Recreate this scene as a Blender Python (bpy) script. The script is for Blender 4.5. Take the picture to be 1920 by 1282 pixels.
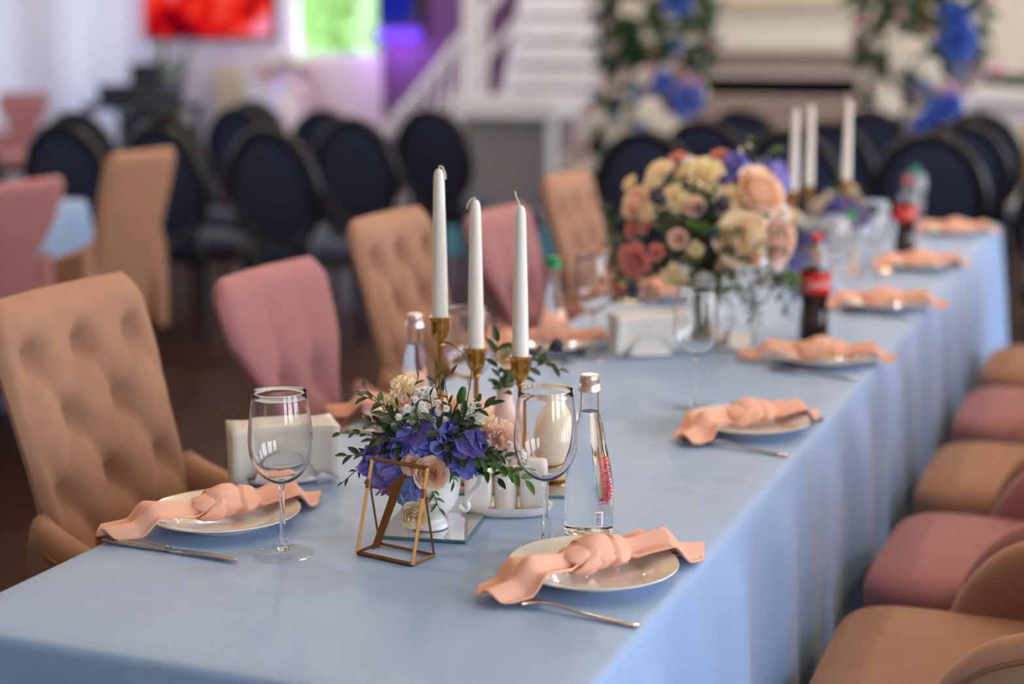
import bpy, math, random
from math import sin, cos, pi, sqrt, radians as RAD
from mathutils import Vector, Matrix, Euler
import bpy.types
D = bpy.data
for o in list(D.objects): D.objects.remove(o)
SC = bpy.context.scene
COL = SC.collection
random.seed(7)
YAW = RAD(21.512)                       # the camera looks this far left of the table's long axis

# ------------------------------------------------------------------ camera
cd = D.cameras.new('camera'); cam = D.objects.new('camera', cd); COL.objects.link(cam)
cam.location = (0, 0, 1.40); cam.rotation_euler = (RAD(90-10.586), 0, YAW)
cd.sensor_fit = 'HORIZONTAL'; cd.sensor_width = 36; cd.lens = 57.19
cd.dof.use_dof = True; cd.dof.focus_distance = 2.10; cd.dof.aperture_fstop = 2.0
cd.clip_start = .05; cd.clip_end = 200
SC.camera = cam
# ------------------------------------------------------------------ world: a pale bright sky
W = D.worlds.new('sky'); SC.world = W; W.use_nodes = True
nt = W.node_tree; nt.nodes.clear()
tc = nt.nodes.new('ShaderNodeTexCoord'); sx = nt.nodes.new('ShaderNodeSeparateXYZ'); cr = nt.nodes.new('ShaderNodeValToRGB')
bg = nt.nodes.new('ShaderNodeBackground'); wo = nt.nodes.new('ShaderNodeOutputWorld')
nt.links.new(tc.outputs['Generated'], sx.inputs[0]); nt.links.new(sx.outputs['Z'], cr.inputs[0])
cr.color_ramp.elements[0].position = 0.0; cr.color_ramp.elements[0].color = (.88, .93, 1, 1)
cr.color_ramp.elements[1].position = 0.6; cr.color_ramp.elements[1].color = (.52, .70, 1, 1)
nt.links.new(cr.outputs[0], bg.inputs[0]); bg.inputs[1].default_value = 10.0
nt.links.new(bg.outputs[0], wo.inputs[0])
# ------------------------------------------------------------------ view
vs = SC.view_settings
vs.view_transform = 'Standard'; vs.look = 'None'; vs.gamma = 1; vs.use_curve_mapping = False; vs.exposure = 0.0
SC.display_settings.display_device = 'sRGB'
# light portals in the window openings (they only guide the sky's light); x, y, z, width, height, direction
ROOM = dict(x0=-9.5, x1=4.0, y0=-3.5, y1=14.0, h=3.7)
WIN_R = [(-2.3, 1.7), (0.0, 1.7), (2.4, 1.7), (4.9, 1.7), (7.4, 1.7), (9.9, 1.7), (12.4, 1.7)]      # right wall: centre y, width
WIN_L = [(5.0, 1.7), (8.6, 1.7), (11.2, 1.7), (13.1, 1.3)]     # left wall
WIN_F = []                # wall behind the camera: centre x, width
WZ0, WZ1 = 0.55, 3.1
def portal(loc, rot, w, h):
    l = D.lights.new('window_portal', 'AREA'); l.shape = 'RECTANGLE'; l.size = w; l.size_y = h
    l.cycles.is_portal = True
    o = D.objects.new('window_portal', l); COL.objects.link(o); o.location = loc; o.rotation_euler = rot
for y, w in WIN_R: portal((ROOM['x1']-.02, y, (WZ0+WZ1)/2), (0, RAD(90), 0), WZ1-WZ0, w)
for y, w in WIN_L: portal((ROOM['x0']+.02, y, (WZ0+WZ1)/2), (0, RAD(-90), 0), WZ1-WZ0, w)
for x, w in WIN_F: portal((x, ROOM['y0']+.02, (WZ0+WZ1)/2), (RAD(90), 0, 0), w, WZ1-WZ0)
portal((-7.33, 13.98, 1.9), (RAD(-90), 0, 0), 1.0, 1.4)

# ================================================================== helpers
class MB:
    def __init__(s): s.v = []; s.f = []
    def add(s, vs, fs):
        n = len(s.v); s.v += [tuple(p) for p in vs]; s.f += [tuple(i+n for i in q) for q in fs]; return s
    def xf(s, M):
        s.v = [tuple(M @ Vector(p)) for p in s.v]; return s
    def merge(s, o, M=None):
        return s.add([M @ Vector(p) for p in o.v] if M else o.v, o.f)
    def lathe(s, prof, seg=32, c=(0, 0, 0), sxy=(1, 1)):
        vs = []; fs = []; n = len(prof)
        for r, z in prof:
            for k in range(seg):
                a = 2*pi*k/seg; vs.append((c[0]+r*cos(a)*sxy[0], c[1]+r*sin(a)*sxy[1], c[2]+z))
        for i in range(n-1):
            for k in range(seg):
                k2 = (k+1) % seg; fs.append((i*seg+k, i*seg+k2, (i+1)*seg+k2, (i+1)*seg+k))
        if prof[0][0] > 1e-5: fs.append(tuple(range(seg-1, -1, -1)))
        if prof[-1][0] > 1e-5: fs.append(tuple((n-1)*seg+k for k in range(seg)))
        return s.add(vs, fs)
    def tube(s, path, rad, seg=8, closed=False):
        P = [Vector(p) for p in path]; n = len(P); vs = []; fs = []
        R = rad if isinstance(rad, (list, tuple)) else [rad]*n
        up = Vector((0, 0, 1)); prev = None
        for i in range(n):
            if closed: t = P[(i+1) % n]-P[i-1]
            else: t = P[min(i+1, n-1)]-P[max(i-1, 0)]
            t.normalize()
            if prev is None:
                a = t.cross(up) if abs(t.z) < .95 else t.cross(Vector((1, 0, 0)))
            else: a = prev - t*prev.dot(t)
            a.normalize(); prev = a; b = t.cross(a)
            for k in range(seg):
                q = 2*pi*k/seg; vs.append(P[i]+(a*cos(q)+b*sin(q))*R[i])
        m = n if closed else n-1
        for i in range(m):
            j = (i+1) % n
            for k in range(seg):
                k2 = (k+1) % seg; fs.append((i*seg+k, j*seg+k, j*seg+k2, i*seg+k2))
        if not closed:
            fs.append(tuple(range(seg))); fs.append(tuple((n-1)*seg+k for k in range(seg-1, -1, -1)))
        return s.add(vs, fs)
    def box(s, x0, x1, y0, y1, z0, z1):
        vs = [(x, y, z) for x in (x0, x1) for y in (y0, y1) for z in (z0, z1)]
        return s.add(vs, [(0, 1, 3, 2), (4, 6, 7, 5), (0, 4, 5, 1), (2, 3, 7, 6), (0, 2, 6, 4), (1, 5, 7, 3)])
    def grid(s, fn, nu, nv, cu=False):
        vs = [fn(i/nu, j/nv) for j in range(nv+1) for i in range(nu if cu else nu+1)]
        w = nu if cu else nu+1; fs = []
        for j in range(nv):
            for i in range(nu):
                i2 = (i+1) % w; fs.append((j*w+i, j*w+i2, (j+1)*w+i2, (j+1)*w+i))
        return s.add(vs, fs)
    def ell(s, c, r, seg=16, ring=10, e=1.0):
        def pw(x): return math.copysign(abs(x)**e, x)
        def fn(u, v):
            a = 2*pi*u; b = pi*(v-.5)
            return (c[0]+r[0]*pw(cos(b))*pw(cos(a)), c[1]+r[1]*pw(cos(b))*pw(sin(a)), c[2]+r[2]*pw(sin(b)))
        return s.grid(fn, seg, ring, True)
    def prism(s, pts, z0, z1):
        n = len(pts); vs = [(x, y, z0) for x, y in pts]+[(x, y, z1) for x, y in pts]
        fs = [tuple(range(n-1, -1, -1)), tuple(range(n, 2*n))]+[(i, (i+1) % n, n+(i+1) % n, n+i) for i in range(n)]
        return s.add(vs, fs)
    def mesh(s, name, mat, smooth=True, ang=40):
        m = D.meshes.new(name); m.from_pydata(s.v, [], s.f); m.validate()
        m.materials.append(mat)
        if smooth:
            m.shade_smooth(); m.set_sharp_from_angle(angle=RAD(ang))
        m.update(); return m
def tag(o, label=None, cat=None, group=None, kind=None):
    if label: o['label'] = label
    if cat: o['category'] = cat
    if group: o['group'] = group
    if kind: o['kind'] = kind
    return o
def link(name, mesh, parent=None, loc=(0, 0, 0), rot=(0, 0, 0), sc=None):
    o = D.objects.new(name, mesh); COL.objects.link(o); o.parent = parent
    o.location = loc; o.rotation_euler = rot
    if sc is not None: o.scale = (sc, sc, sc) if isinstance(sc, (int, float)) else sc
    return o
def obj(name, mb, mat, parent=None, smooth=True, ang=40, bevel=0, seg=2, **k):
    o = link(name, mb.mesh(name, mat, smooth, ang), parent, **k)
    if bevel:
        b = o.modifiers.new('bevel', 'BEVEL'); b.width = bevel; b.segments = seg; b.limit_method = 'ANGLE'; b.angle_limit = RAD(40)
    return o
def thing(name, label, cat, loc=(0, 0, 0), rz=0, group=None):
    o = D.objects.new(name, None); COL.objects.link(o); o.empty_display_size = .05
    o.location = loc; o.rotation_euler = (0, 0, rz)
    return tag(o, label, cat, group)
def struct(name, mb, mat, parent=None, **k):
    o = obj(name, mb, mat, parent, **k)
    if parent is None: o['kind'] = 'structure'
    return o
KIDS = {}
def copytree(o, loc, rz, label=None, group=None, sc=None):
    kids = {}
    for q in D.objects:
        if q.parent: kids.setdefault(q.parent.name, []).append(q)
    def rec(a, par):
        c = a.copy(); COL.objects.link(c); c.parent = par
        for ch in kids.get(a.name, []): rec(ch, c)
        return c
    r = rec(o, None); r.location = loc; r.rotation_euler = (0, 0, rz)
    if sc: r.scale = (sc, sc, sc)
    if label: r['label'] = label
    if group: r['group'] = group
    return r

# ------------------------------------------------------------------ materials
def rgb(r, g, b):
    f = lambda c: ((c/255+.055)/1.055)**2.4 if c > 10 else c/255/12.92
    return (f(r), f(g), f(b), 1)
def mat(name, col, rough=.5, metal=0, sheen=0, sheen_tint=None, noise=0, nscale=40, bump=0, bscale=200, spec=.5, trans=0, ior=1.45,
        emit=0, ecol=None, coat=0, sss=0, stretch=None, col2=None, transl=0, alpha=1):
    m = D.materials.new(name); m.use_nodes = True; t = m.node_tree; b = t.nodes['Principled BSDF']
    b.inputs['Base Color'].default_value = col; b.inputs['Roughness'].default_value = rough; b.inputs['Metallic'].default_value = metal
    b.inputs['Specular IOR Level'].default_value = spec; b.inputs['IOR'].default_value = ior
    b.inputs['Transmission Weight'].default_value = trans; b.inputs['Coat Weight'].default_value = coat
    b.inputs['Sheen Weight'].default_value = sheen
    if sheen_tint: b.inputs['Sheen Tint'].default_value = sheen_tint
    b.inputs['Sheen Roughness'].default_value = .4
    if sss:
        b.inputs['Subsurface Weight'].default_value = sss; b.inputs['Subsurface Radius'].default_value = (.01, .006, .004); b.inputs['Subsurface Scale'].default_value = .6
    if emit:
        b.inputs['Emission Color'].default_value = ecol or col; b.inputs['Emission Strength'].default_value = emit
    if noise or bump or col2:
        tc = t.nodes.new('ShaderNodeTexCoord'); mp = t.nodes.new('ShaderNodeMapping'); t.links.new(tc.outputs['Object'], mp.inputs[0])
        if stretch: mp.inputs['Scale'].default_value = stretch
    if noise or col2:
        n = t.nodes.new('ShaderNodeTexNoise'); n.inputs['Scale'].default_value = nscale; n.inputs['Detail'].default_value = 4
        t.links.new(mp.outputs[0], n.inputs['Vector'])
        r = t.nodes.new('ShaderNodeValToRGB'); r.color_ramp.elements[0].position = .3; r.color_ramp.elements[1].position = .7
        c2 = col2 or tuple(c*(1-noise) for c in col[:3])+(1,)
        r.color_ramp.elements[0].color = c2; r.color_ramp.elements[1].color = col
        t.links.new(n.outputs['Fac'], r.inputs[0]); t.links.new(r.outputs[0], b.inputs['Base Color'])
    if bump:
        n2 = t.nodes.new('ShaderNodeTexNoise'); n2.inputs['Scale'].default_value = bscale; n2.inputs['Detail'].default_value = 3
        t.links.new(mp.outputs[0], n2.inputs['Vector'])
        bp = t.nodes.new('ShaderNodeBump'); bp.inputs['Strength'].default_value = bump; bp.inputs['Distance'].default_value = .002
        t.links.new(n2.outputs['Fac'], bp.inputs['Height']); t.links.new(bp.outputs[0], b.inputs['Normal'])
    if transl:
        tr = t.nodes.new('ShaderNodeBsdfTranslucent'); tr.inputs[0].default_value = col
        mx = t.nodes.new('ShaderNodeMixShader'); mx.inputs[0].default_value = transl
        t.links.new(b.outputs[0], mx.inputs[1]); t.links.new(tr.outputs[0], mx.inputs[2]); t.links.new(mx.outputs[0], t.nodes['Material Output'].inputs[0])
    return m
def pane_mat(name, tint=(1, 1, 1, 1), ior=1.45):
    m = D.materials.new(name); m.use_nodes = True; t = m.node_tree; t.nodes.clear()
    o = t.nodes.new('ShaderNodeOutputMaterial'); mx = t.nodes.new('ShaderNodeMixShader'); fr = t.nodes.new('ShaderNodeMapRange')
    lw = t.nodes.new('ShaderNodeLayerWeight'); lw.inputs[0].default_value = .5; pw = t.nodes.new('ShaderNodeMath'); pw.operation = 'POWER'; pw.inputs[1].default_value = 4.5
    t.links.new(lw.outputs['Facing'], pw.inputs[0]); t.links.new(pw.outputs[0], fr.inputs[0]); fr.inputs[3].default_value = .03; fr.inputs[4].default_value = .75
    a = t.nodes.new('ShaderNodeBsdfTransparent'); g = t.nodes.new('ShaderNodeBsdfGlossy'); g.inputs['Roughness'].default_value = .01
    a.inputs[0].default_value = tint
    t.links.new(fr.outputs[0], mx.inputs[0]); t.links.new(a.outputs[0], mx.inputs[1]); t.links.new(g.outputs[0], mx.inputs[2]); t.links.new(mx.outputs[0], o.inputs[0])
    return m
def emis(name, col, s):
    m = D.materials.new(name); m.use_nodes = True; t = m.node_tree; t.nodes.clear()
    o = t.nodes.new('ShaderNodeOutputMaterial'); e = t.nodes.new('ShaderNodeEmission'); e.inputs[0].default_value = col; e.inputs[1].default_value = s
    t.links.new(e.outputs[0], o.inputs[0]); return m
M = {}
M['cloth'] = mat('blue_tablecloth', rgb(140, 170, 212), .48, sheen=.15, sheen_tint=(1, .93, .90, 1), noise=.05, nscale=6, bump=.12, bscale=900)
def faint_marks(m):  # multiplies faint darker marks into the cloth colour in scattered areas
    t = m.node_tree; b = t.nodes['Principled BSDF']; src = b.inputs['Base Color'].links[0].from_socket
    tc = t.nodes.new('ShaderNodeTexCoord'); nz = t.nodes.new('ShaderNodeTexNoise'); nz.inputs['Scale'].default_value = 14; va = t.nodes.new('ShaderNodeVectorMath'); va.operation = 'SCALE'; va.inputs[3].default_value = .05
    ad = t.nodes.new('ShaderNodeVectorMath'); vo = t.nodes.new('ShaderNodeTexVoronoi'); vo.inputs['Scale'].default_value = 16; vo.feature = 'DISTANCE_TO_EDGE'
    t.links.new(tc.outputs['Object'], nz.inputs['Vector']); t.links.new(nz.outputs['Color'], va.inputs[0]); t.links.new(tc.outputs['Object'], ad.inputs[0]); t.links.new(va.outputs[0], ad.inputs[1]); t.links.new(ad.outputs[0], vo.inputs['Vector'])
    big = t.nodes.new('ShaderNodeTexNoise'); big.inputs['Scale'].default_value = 3.2; t.links.new(tc.outputs['Object'], big.inputs['Vector'])
    r1 = t.nodes.new('ShaderNodeMapRange'); r1.inputs[1].default_value = .10; r1.inputs[2].default_value = .16; t.links.new(vo.outputs['Distance'], r1.inputs[0])
    r2 = t.nodes.new('ShaderNodeMapRange'); r2.inputs[1].default_value = .52; r2.inputs[2].default_value = .62; t.links.new(big.outputs['Fac'], r2.inputs[0])
    mu = t.nodes.new('ShaderNodeMath'); mu.operation = 'MULTIPLY'; t.links.new(r1.outputs[0], mu.inputs[0]); t.links.new(r2.outputs[0], mu.inputs[1])
    mx = t.nodes.new('ShaderNodeMix'); mx.data_type = 'RGBA'; mx.blend_type = 'MULTIPLY'; mx.inputs[7].default_value = (.92, .915, .95, 1)
    t.links.new(mu.outputs[0], mx.inputs[0]); t.links.new(src, mx.inputs[6]); t.links.new(mx.outputs[2], b.inputs['Base Color'])
faint_marks(M['cloth'])
M['tan'] = mat('tan_velour', rgb(158, 116, 92), .75, sheen=.35, sheen_tint=rgb(255, 215, 180), noise=.12, nscale=25, bump=.25, bscale=500)
M['pink'] = mat('pink_velour', rgb(156, 104, 106), .75, sheen=.4, sheen_tint=rgb(255, 200, 200), noise=.10, nscale=25, bump=.2, bscale=500)
M['tanpipe'] = mat('tan_piping', rgb(120, 80, 55), .8)
M['pinkpipe'] = mat('pink_piping', rgb(150, 80, 85), .8)
M['darkwood'] = mat('dark_wood', rgb(45, 28, 22), .4, noise=.3, nscale=15)
M['black'] = mat('black_lacquer', rgb(14, 13, 17), .35)
M['navy'] = mat('navy_fabric', rgb(26, 35, 64), .9, sheen=.1, bump=.2, bscale=400)
M['floor'] = mat('dark_floor_boards', rgb(54, 27, 18), .55, spec=.18, noise=.35, nscale=3, stretch=(6, .5, 1), bump=.05, bscale=30)
M['porc'] = mat('white_porcelain', rgb(238, 232, 224), .12, coat=.4)
M['mug'] = mat('white_glazed_mug', rgb(232, 230, 226), .15, coat=.5)
M['napkin'] = mat('peach_napkin', rgb(246, 188, 162), .8, sheen=.3, bump=.3, bscale=1200, transl=.12)
M['steel'] = mat('cutlery_steel', rgb(190, 180, 170), .16, 1)
M['brass'] = mat('brass', rgb(196, 150, 78), .22, 1)
M['gold'] = mat('antique_gold', rgb(146, 104, 60), .34, 1)
M['wax'] = mat('candle_wax', rgb(240, 234, 228), .45, sss=.25)
M['wick'] = mat('candle_wick', rgb(225, 215, 195), .8)
M['glass'] = mat('clear_glass', (1, 1, 1, 1), 0, trans=1, ior=1.45)
M['footglass'] = pane_mat('foot_glass', (1, 1, 1, 1))
M['water'] = mat('water_filled_glass', (.985, .99, 1, 1), 0, trans=1, ior=1.36)
M['cola'] = mat('dark_cola', rgb(24, 9, 6), .05, coat=.6)
M['pet'] = pane_mat('clear_plastic', (.95, .95, .95, 1))
M['pane'] = pane_mat('window_glass')
M['redprint'] = mat('red_print', rgb(200, 20, 26), .4)
M['redlabel'] = mat('red_label', rgb(214, 22, 24), .35)
M['whiteprint'] = mat('white_print', rgb(240, 240, 240), .5)
M['greyprint'] = mat('grey_print', rgb(150, 146, 142), .5)
M['blackprint'] = mat('black_print', rgb(30, 30, 30), .5)
M['redcap'] = mat('red_cap', rgb(205, 20, 22), .35)
M['greencap'] = mat('green_cap', rgb(20, 140, 80), .35)
M['silvercap'] = mat('silver_pink_cap', rgb(226, 200, 190), .28, .8)
M['mirror'] = mat('mirror_plate', rgb(215, 215, 222), .03, 1)
M['mirredge'] = mat('green_glass_edge', rgb(70, 125, 120), .15)
M['paper'] = mat('paper_napkins', rgb(246, 240, 230), .85, bump=.1, bscale=300, transl=.15)
M['pick'] = mat('toothpick_wood', rgb(222, 170, 110), .7)
M['pinkvase'] = mat('pale_pink_vase', rgb(232, 196, 186), .3)
M['pearl'] = mat('cream_pearl_glaze', rgb(240, 222, 196), .12, coat=.6)
# plants
M['leaf'] = mat('dark_green_leaf', rgb(50, 70, 38), .45, noise=.35, nscale=30, transl=.15)
M['leaf2'] = mat('grey_green_leaf', rgb(74, 98, 72), .5, noise=.3, nscale=30, transl=.15)
M['leaf3'] = mat('fresh_green_leaf', rgb(66, 112, 44), .45, noise=.3, nscale=30, transl=.2)
M['archleaf'] = mat('arch_foliage', rgb(56, 98, 62), .5, noise=.3, nscale=30, transl=.2)
M['stem'] = mat('green_stem', rgb(78, 92, 48), .6)
M['twig'] = mat('brown_twig', rgb(96, 78, 50), .7)
M['hyd'] = mat('blue_hydrangea', rgb(140, 150, 228), .6, col2=rgb(104, 102, 200), nscale=25, transl=.2)
M['hyd2'] = mat('violet_hydrangea', rgb(150, 138, 214), .6, col2=rgb(112, 94, 176), nscale=25, transl=.2)
M['hydpale'] = mat('pale_blue_hydrangea', rgb(128, 164, 216), .6, transl=.2)
M['peach'] = mat('peach_rose', rgb(255, 230, 210), .6, col2=rgb(252, 216, 190), nscale=30, transl=.3)
M['cream'] = mat('cream_petals', rgb(254, 240, 214), .6, col2=rgb(252, 230, 194), nscale=30, transl=.3)
M['white'] = mat('white_petals', rgb(254, 252, 248), .6, transl=.15)
M['coral'] = mat('coral_petals', rgb(238, 172, 160), .6, col2=rgb(226, 146, 136), nscale=40, transl=.12)
M['blush'] = mat('blush_petals', rgb(252, 224, 210), .6, transl=.3)
M['yellow'] = mat('butter_petals', rgb(252, 236, 196), .6, transl=.12)
M['thistle'] = mat('dark_blue_thistle', rgb(50, 50, 72), .7)
M['royal'] = mat('royal_blue_petals', rgb(86, 122, 214), .6, transl=.2)
M['pinkfl'] = mat('pale_pink_petals', rgb(236, 200, 214), .6, transl=.2)
# room
M['wall'] = mat('cream_wall', rgb(222, 212, 200), .8, noise=.04, nscale=2)
M['lilacwall'] = mat('lilac_white_wall', rgb(206, 198, 212), .8)
M['mauve'] = mat('mauve_wall', rgb(96, 64, 92), .8)
M['ceil'] = mat('ceiling_paint', rgb(228, 220, 212), .9)
M['whitepaint'] = mat('white_paint', rgb(232, 230, 236), .45)
M['sheer'] = mat('sheer_curtain', rgb(206, 206, 220), .9, transl=.10)
M['plaster'] = mat('cream_plaster', rgb(212, 207, 198), .8)
M['brick'] = mat('whitewashed_brick', rgb(176, 154, 146), .9, noise=.3, nscale=18)
M['mortar'] = mat('pale_mortar', rgb(206, 196, 186), .9)
M['soot'] = mat('dark_firebox', rgb(38, 27, 23), .9)
M['teal'] = mat('teal_carpet', rgb(24, 92, 110), .95)
M['greyp'] = mat('grey_panel', rgb(128, 122, 128), .7)
M['beige'] = mat('beige_board', rgb(206, 190, 164), .7)
M['grass'] = mat('grass', rgb(120, 150, 80), .9, noise=.4, nscale=4)
M['tree'] = mat('garden_leaves', rgb(176, 205, 126), .7, noise=.3, nscale=3, transl=.4)
M['lampwarm'] = emis('warm_lamp', (1, .72, .42, 1), 18)
M['purpleled'] = emis('purple_led', (.20, .07, 1, 1), 1.6)
M['bluescreen'] = emis('blue_screen', (.012, .02, .30, 1), 1.0)

# ================================================================== room shell
R0 = ROOM; HC = R0['h']
fl = MB().box(R0['x0'], R0['x1'], R0['y0'], R0['y1'], -.1, 0); struct('floor', fl, M['floor'])
struct('ceiling', MB().box(R0['x0']-.2, R0['x1']+.2, R0['y0']-.2, R0['y1']+.2, HC, HC+.15), M['ceil'])
def wall_y(name, x, side, wins, m):                    # a wall in the plane x with window openings along y
    b = MB(); xa, xb = (x, x+.2) if side > 0 else (x-.2, x)
    ys = R0['y0']-.2
    for yc, w in sorted(wins):
        b.box(xa, xb, ys, yc-w/2, 0, HC); b.box(xa, xb, yc-w/2, yc+w/2, 0, WZ0); b.box(xa, xb, yc-w/2, yc+w/2, WZ1, HC); ys = yc+w/2
    b.box(xa, xb, ys, R0['y1']+.2, 0, HC)
    return struct(name, b, m)
def wall_x(name, y, side, wins, m, z0=WZ0, z1=WZ1):
    b = MB(); ya, yb = (y, y+.2) if side > 0 else (y-.2, y)
    xs = R0['x0']-.2
    for xc, w in sorted(wins):
        b.box(xs, xc-w/2, ya, yb, 0, HC); b.box(xc-w/2, xc+w/2, ya, yb, 0, z0); b.box(xc-w/2, xc+w/2, ya, yb, z1, HC); xs = xc+w/2
    b.box(xs, R0['x1']+.2, ya, yb, 0, HC)
    return struct(name, b, m)
wall_y('wall_right', R0['x1'], 1, WIN_R, M['wall'])
wall_y('wall_left', R0['x0'], -1, WIN_L, M['lilacwall'])
wall_x('wall_front', R0['y0'], -1, WIN_F, M['wall'])
wall_x('wall_back', R0['y1'], 1, [(-7.33, 1.0)], M['wall'], 1.2, 2.6)
NW = [0]
def window(axis, a, w, z0, z1, plane, bars=1):
    NW[0] += 1; n = 'window_%d' % NW[0]
    fr = MB(); t = .05; dep = .03
    def bx(u0, u1, za, zb, d=dep):
        if axis == 'y': fr.box(plane-d, plane+d, u0, u1, za, zb)
        else: fr.box(u0, u1, plane-d, plane+d, za, zb)
    bx(a-w/2, a-w/2+t, z0, z1); bx(a+w/2-t, a+w/2, z0, z1); bx(a-w/2+t, a+w/2-t, z0, z0+t); bx(a-w/2+t, a+w/2-t, z1-t, z1)
    for k in range(bars):
        c = a-w/2+w*(k+1)/(bars+1); bx(c-.025, c+.025, z0+t, z1-t)
    o = struct(n, fr, M['whitepaint'], smooth=False)
    p = MB()
    if axis == 'y': p.box(plane-.004, plane+.004, a-w/2+t, a+w/2-t, z0+t, z1-t)
    else: p.box(a-w/2+t, a+w/2-t, plane-.004, plane+.004, z0+t, z1-t)
    obj('pane', p, M['pane'], o, smooth=False)
for y, w in WIN_R: window('y', y, w, WZ0, WZ1, R0['x1']+.1)
for y, w in WIN_L: window('y', y, w, WZ0, WZ1, R0['x0']-.1)
for x, w in WIN_F: window('x', x, w, WZ0, WZ1, R0['y0']-.1)
window('x', -7.33, 1.0, 1.2, 2.6, R0['y1']+.1, 0)
# mauve wall panelling beside the stairs and the lilac wall around the television
struct('trim_1', MB().box(-6.80, -4.3, 13.93, 13.995, 0, HC), M['mauve'], smooth=False)
struct('trim_2', MB().box(-9.49, -7.86, 13.95, 13.995, 0, HC), M['lilacwall'], smooth=False)
for nme, b in (('baseboard_right', (3.97, 4.0, -3.5, 14)), ('baseboard_left', (-9.5, -9.47, -3.5, 13.9))):
    struct(nme, MB().box(b[0], b[1], b[2], b[3], 0, .12), M['whitepaint'], smooth=False)
# garden outside the back window
struct('ground', MB().box(-60, 60, -60, 60, -.35, -.3), M['grass'], smooth=False)

# ================================================================== ceiling downlights (warm; rear rows added for brightness)
def downlight(x, y, label, e=46, c=(1, .76, .54)):
    t = thing('ceiling_downlight', label, 'lamp', (x, y, HC), 0, 'warm ceiling downlights')
    obj('ring', MB().lathe([(.06, -.001), (.085, -.001), (.085, -.02), (.06, -.03), (.055, -.02)], 24), M['brass'], t)
    obj('bulb', MB().lathe([(.0, -.012), (.055, -.012), (.055, -.02), (.0, -.024)], 20), M['lampwarm'], t)
    l = D.lights.new('downlight', 'POINT'); l.energy = e; l.color = c; l.shadow_soft_size = .06
    lo = D.objects.new('downlight_light', l); COL.objects.link(lo); lo.parent = t; lo.location = (0, 0, -.12)
for i, x in enumerate((-4.2, -2.2, -0.2, 1.8)):
    for j, y in enumerate((2.7, 5.3, 8.0)):
        downlight(x, y, 'round downlight in a brass ring, added to brighten the far end')
for x in (-8.2, -6.2, -4.2, -2.2, -0.2, 1.8):  # rear downlights added only to brighten the far end of the room
    for y in (10.4, 12.6):
        downlight(x, y, 'round downlight in a brass ring, added to brighten the far end', 26, (1, .94, .90))

# ================================================================== table and cloth
XL, XR, Y0, Y1, TZ = -1.257, -0.495, 1.378, 6.0, 0.75
t = thing('banquet_table', 'long narrow banquet table hidden under the blue cloth', 'table', ((XL+XR)/2, (Y0+Y1)/2, 0))
obj('tabletop', MB().box(XL+.02-t.location.x, XR-.02-t.location.x, Y0+.02-t.location.y, Y1-.02-t.location.y, .71, .744), M['darkwood'], t, smooth=False)
for sx_ in (-.06, .06):
    for sy_ in (-1.9, 0, 1.9):
        obj('leg', MB().box(sx_-.025, sx_+.025, sy_-.03, sy_+.03, 0, .71), M['darkwood'], t, smooth=False)
def tablecloth(name, xl, xr, y0, y1, tz, left_in, seed, step=.016):
    rnd = random.Random(seed); cx, cy = (xl+xr)/2, (y0+y1)/2; r = .035
    hw, hl = (xr-xl)/2, (y1-y0)/2
    per = []                                            # perimeter points with outward normals
    def seg(ax, ay, bx, by, nx, ny):
        L = math.hypot(bx-ax, by-ay); n = max(2, int(L/step))
        for k in range(n): per.append((ax+(bx-ax)*k/n, ay+(by-ay)*k/n, nx, ny, 0))
    def corner(px, py, a0):
        for k in range(10):
            a = a0+pi/2*k/10; per.append((px+r*cos(a), py+r*sin(a), cos(a), sin(a), 1))
    seg(hw, -hl+r, hw, hl-r, 1, 0); corner(hw-r, hl-r, 0); seg(hw-r, hl, -hw+r, hl, 0, 1); corner(-hw+r, hl-r, pi/2)
    seg(-hw, hl-r, -hw, -hl+r, -1, 0); corner(-hw+r, -hl+r, pi); seg(-hw+r, -hl, hw-r, -hl, 0, -1); corner(hw-r, -hl+r, 1.5*pi)
    n = len(per); s = 0; S = []
    for i in range(n):
        S.append(s); q = per[(i+1) % n]; s += math.hypot(q[0]-per[i][0], q[1]-per[i][1])
    tot = s; waves = [(round(tot*fq), rnd.uniform(0, 6.28), am) for fq, am in ((1.9, .30), (2.9, .34), (4.3, .26), (6.1, .12))]
    vs = []; rings = [(-.05, 0), (-.014, 0), (-.005, -.0025), (0, -.010)]
    zs = [-.03, -.06, -.10, -.15, -.20, -.26, -.32, -.38, -.45, -.52, -.59, -.66, -.715, -.744]
    for off, dz in rings:
        for (x, y, nx, ny, c) in per:
            kx = (hw+off)/hw; ky = (hl+off)/hl; vs.append((cx+x*kx, cy+y*ky, tz+dz))
    for dz in zs:
        g = min(1, max(0, (-dz-.03)/.55)); amp = .056*g**.45
        for i, (x, y, nx, ny, c) in enumerate(per):
            fsum = sum(a*sin(2*pi*w*S[i]/tot+p) for w, p, a in waves)
            fsum = math.copysign(min(1, abs(fsum))**.7, fsum); d = .004+amp*(.5+.46*fsum)+(.02*g if nx < .5 else 0)
            if left_in and nx < -.5: d *= .2
            if nx > .5: d = min(d, .058)
            d += .05*g*c
            if left_in and nx < -.5:
                e = min(1, max(0, (y+hl-.25)/.2))*min(1, max(0, (hl-.35-y)/.2)); d -= left_in*e*min(1, max(0, (-dz-.06)/.10))
            vs.append((cx+x+nx*d, cy+y+ny*d, tz+dz))
    fs = []; nr = len(rings)+len(zs)
    for j in range(nr-1):
        for i in range(n):
            i2 = (i+1) % n; fs.append((j*n+i, (j+1)*n+i, (j+1)*n+i2, j*n+i2))
    fs.append(tuple(range(n)))
    b = MB().add(vs, fs)
    return obj(name, b, M['cloth'], ang=70)
tc_ = tablecloth('tablecloth', XL, XR, Y0, Y1, TZ, .285, 3)
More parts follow.
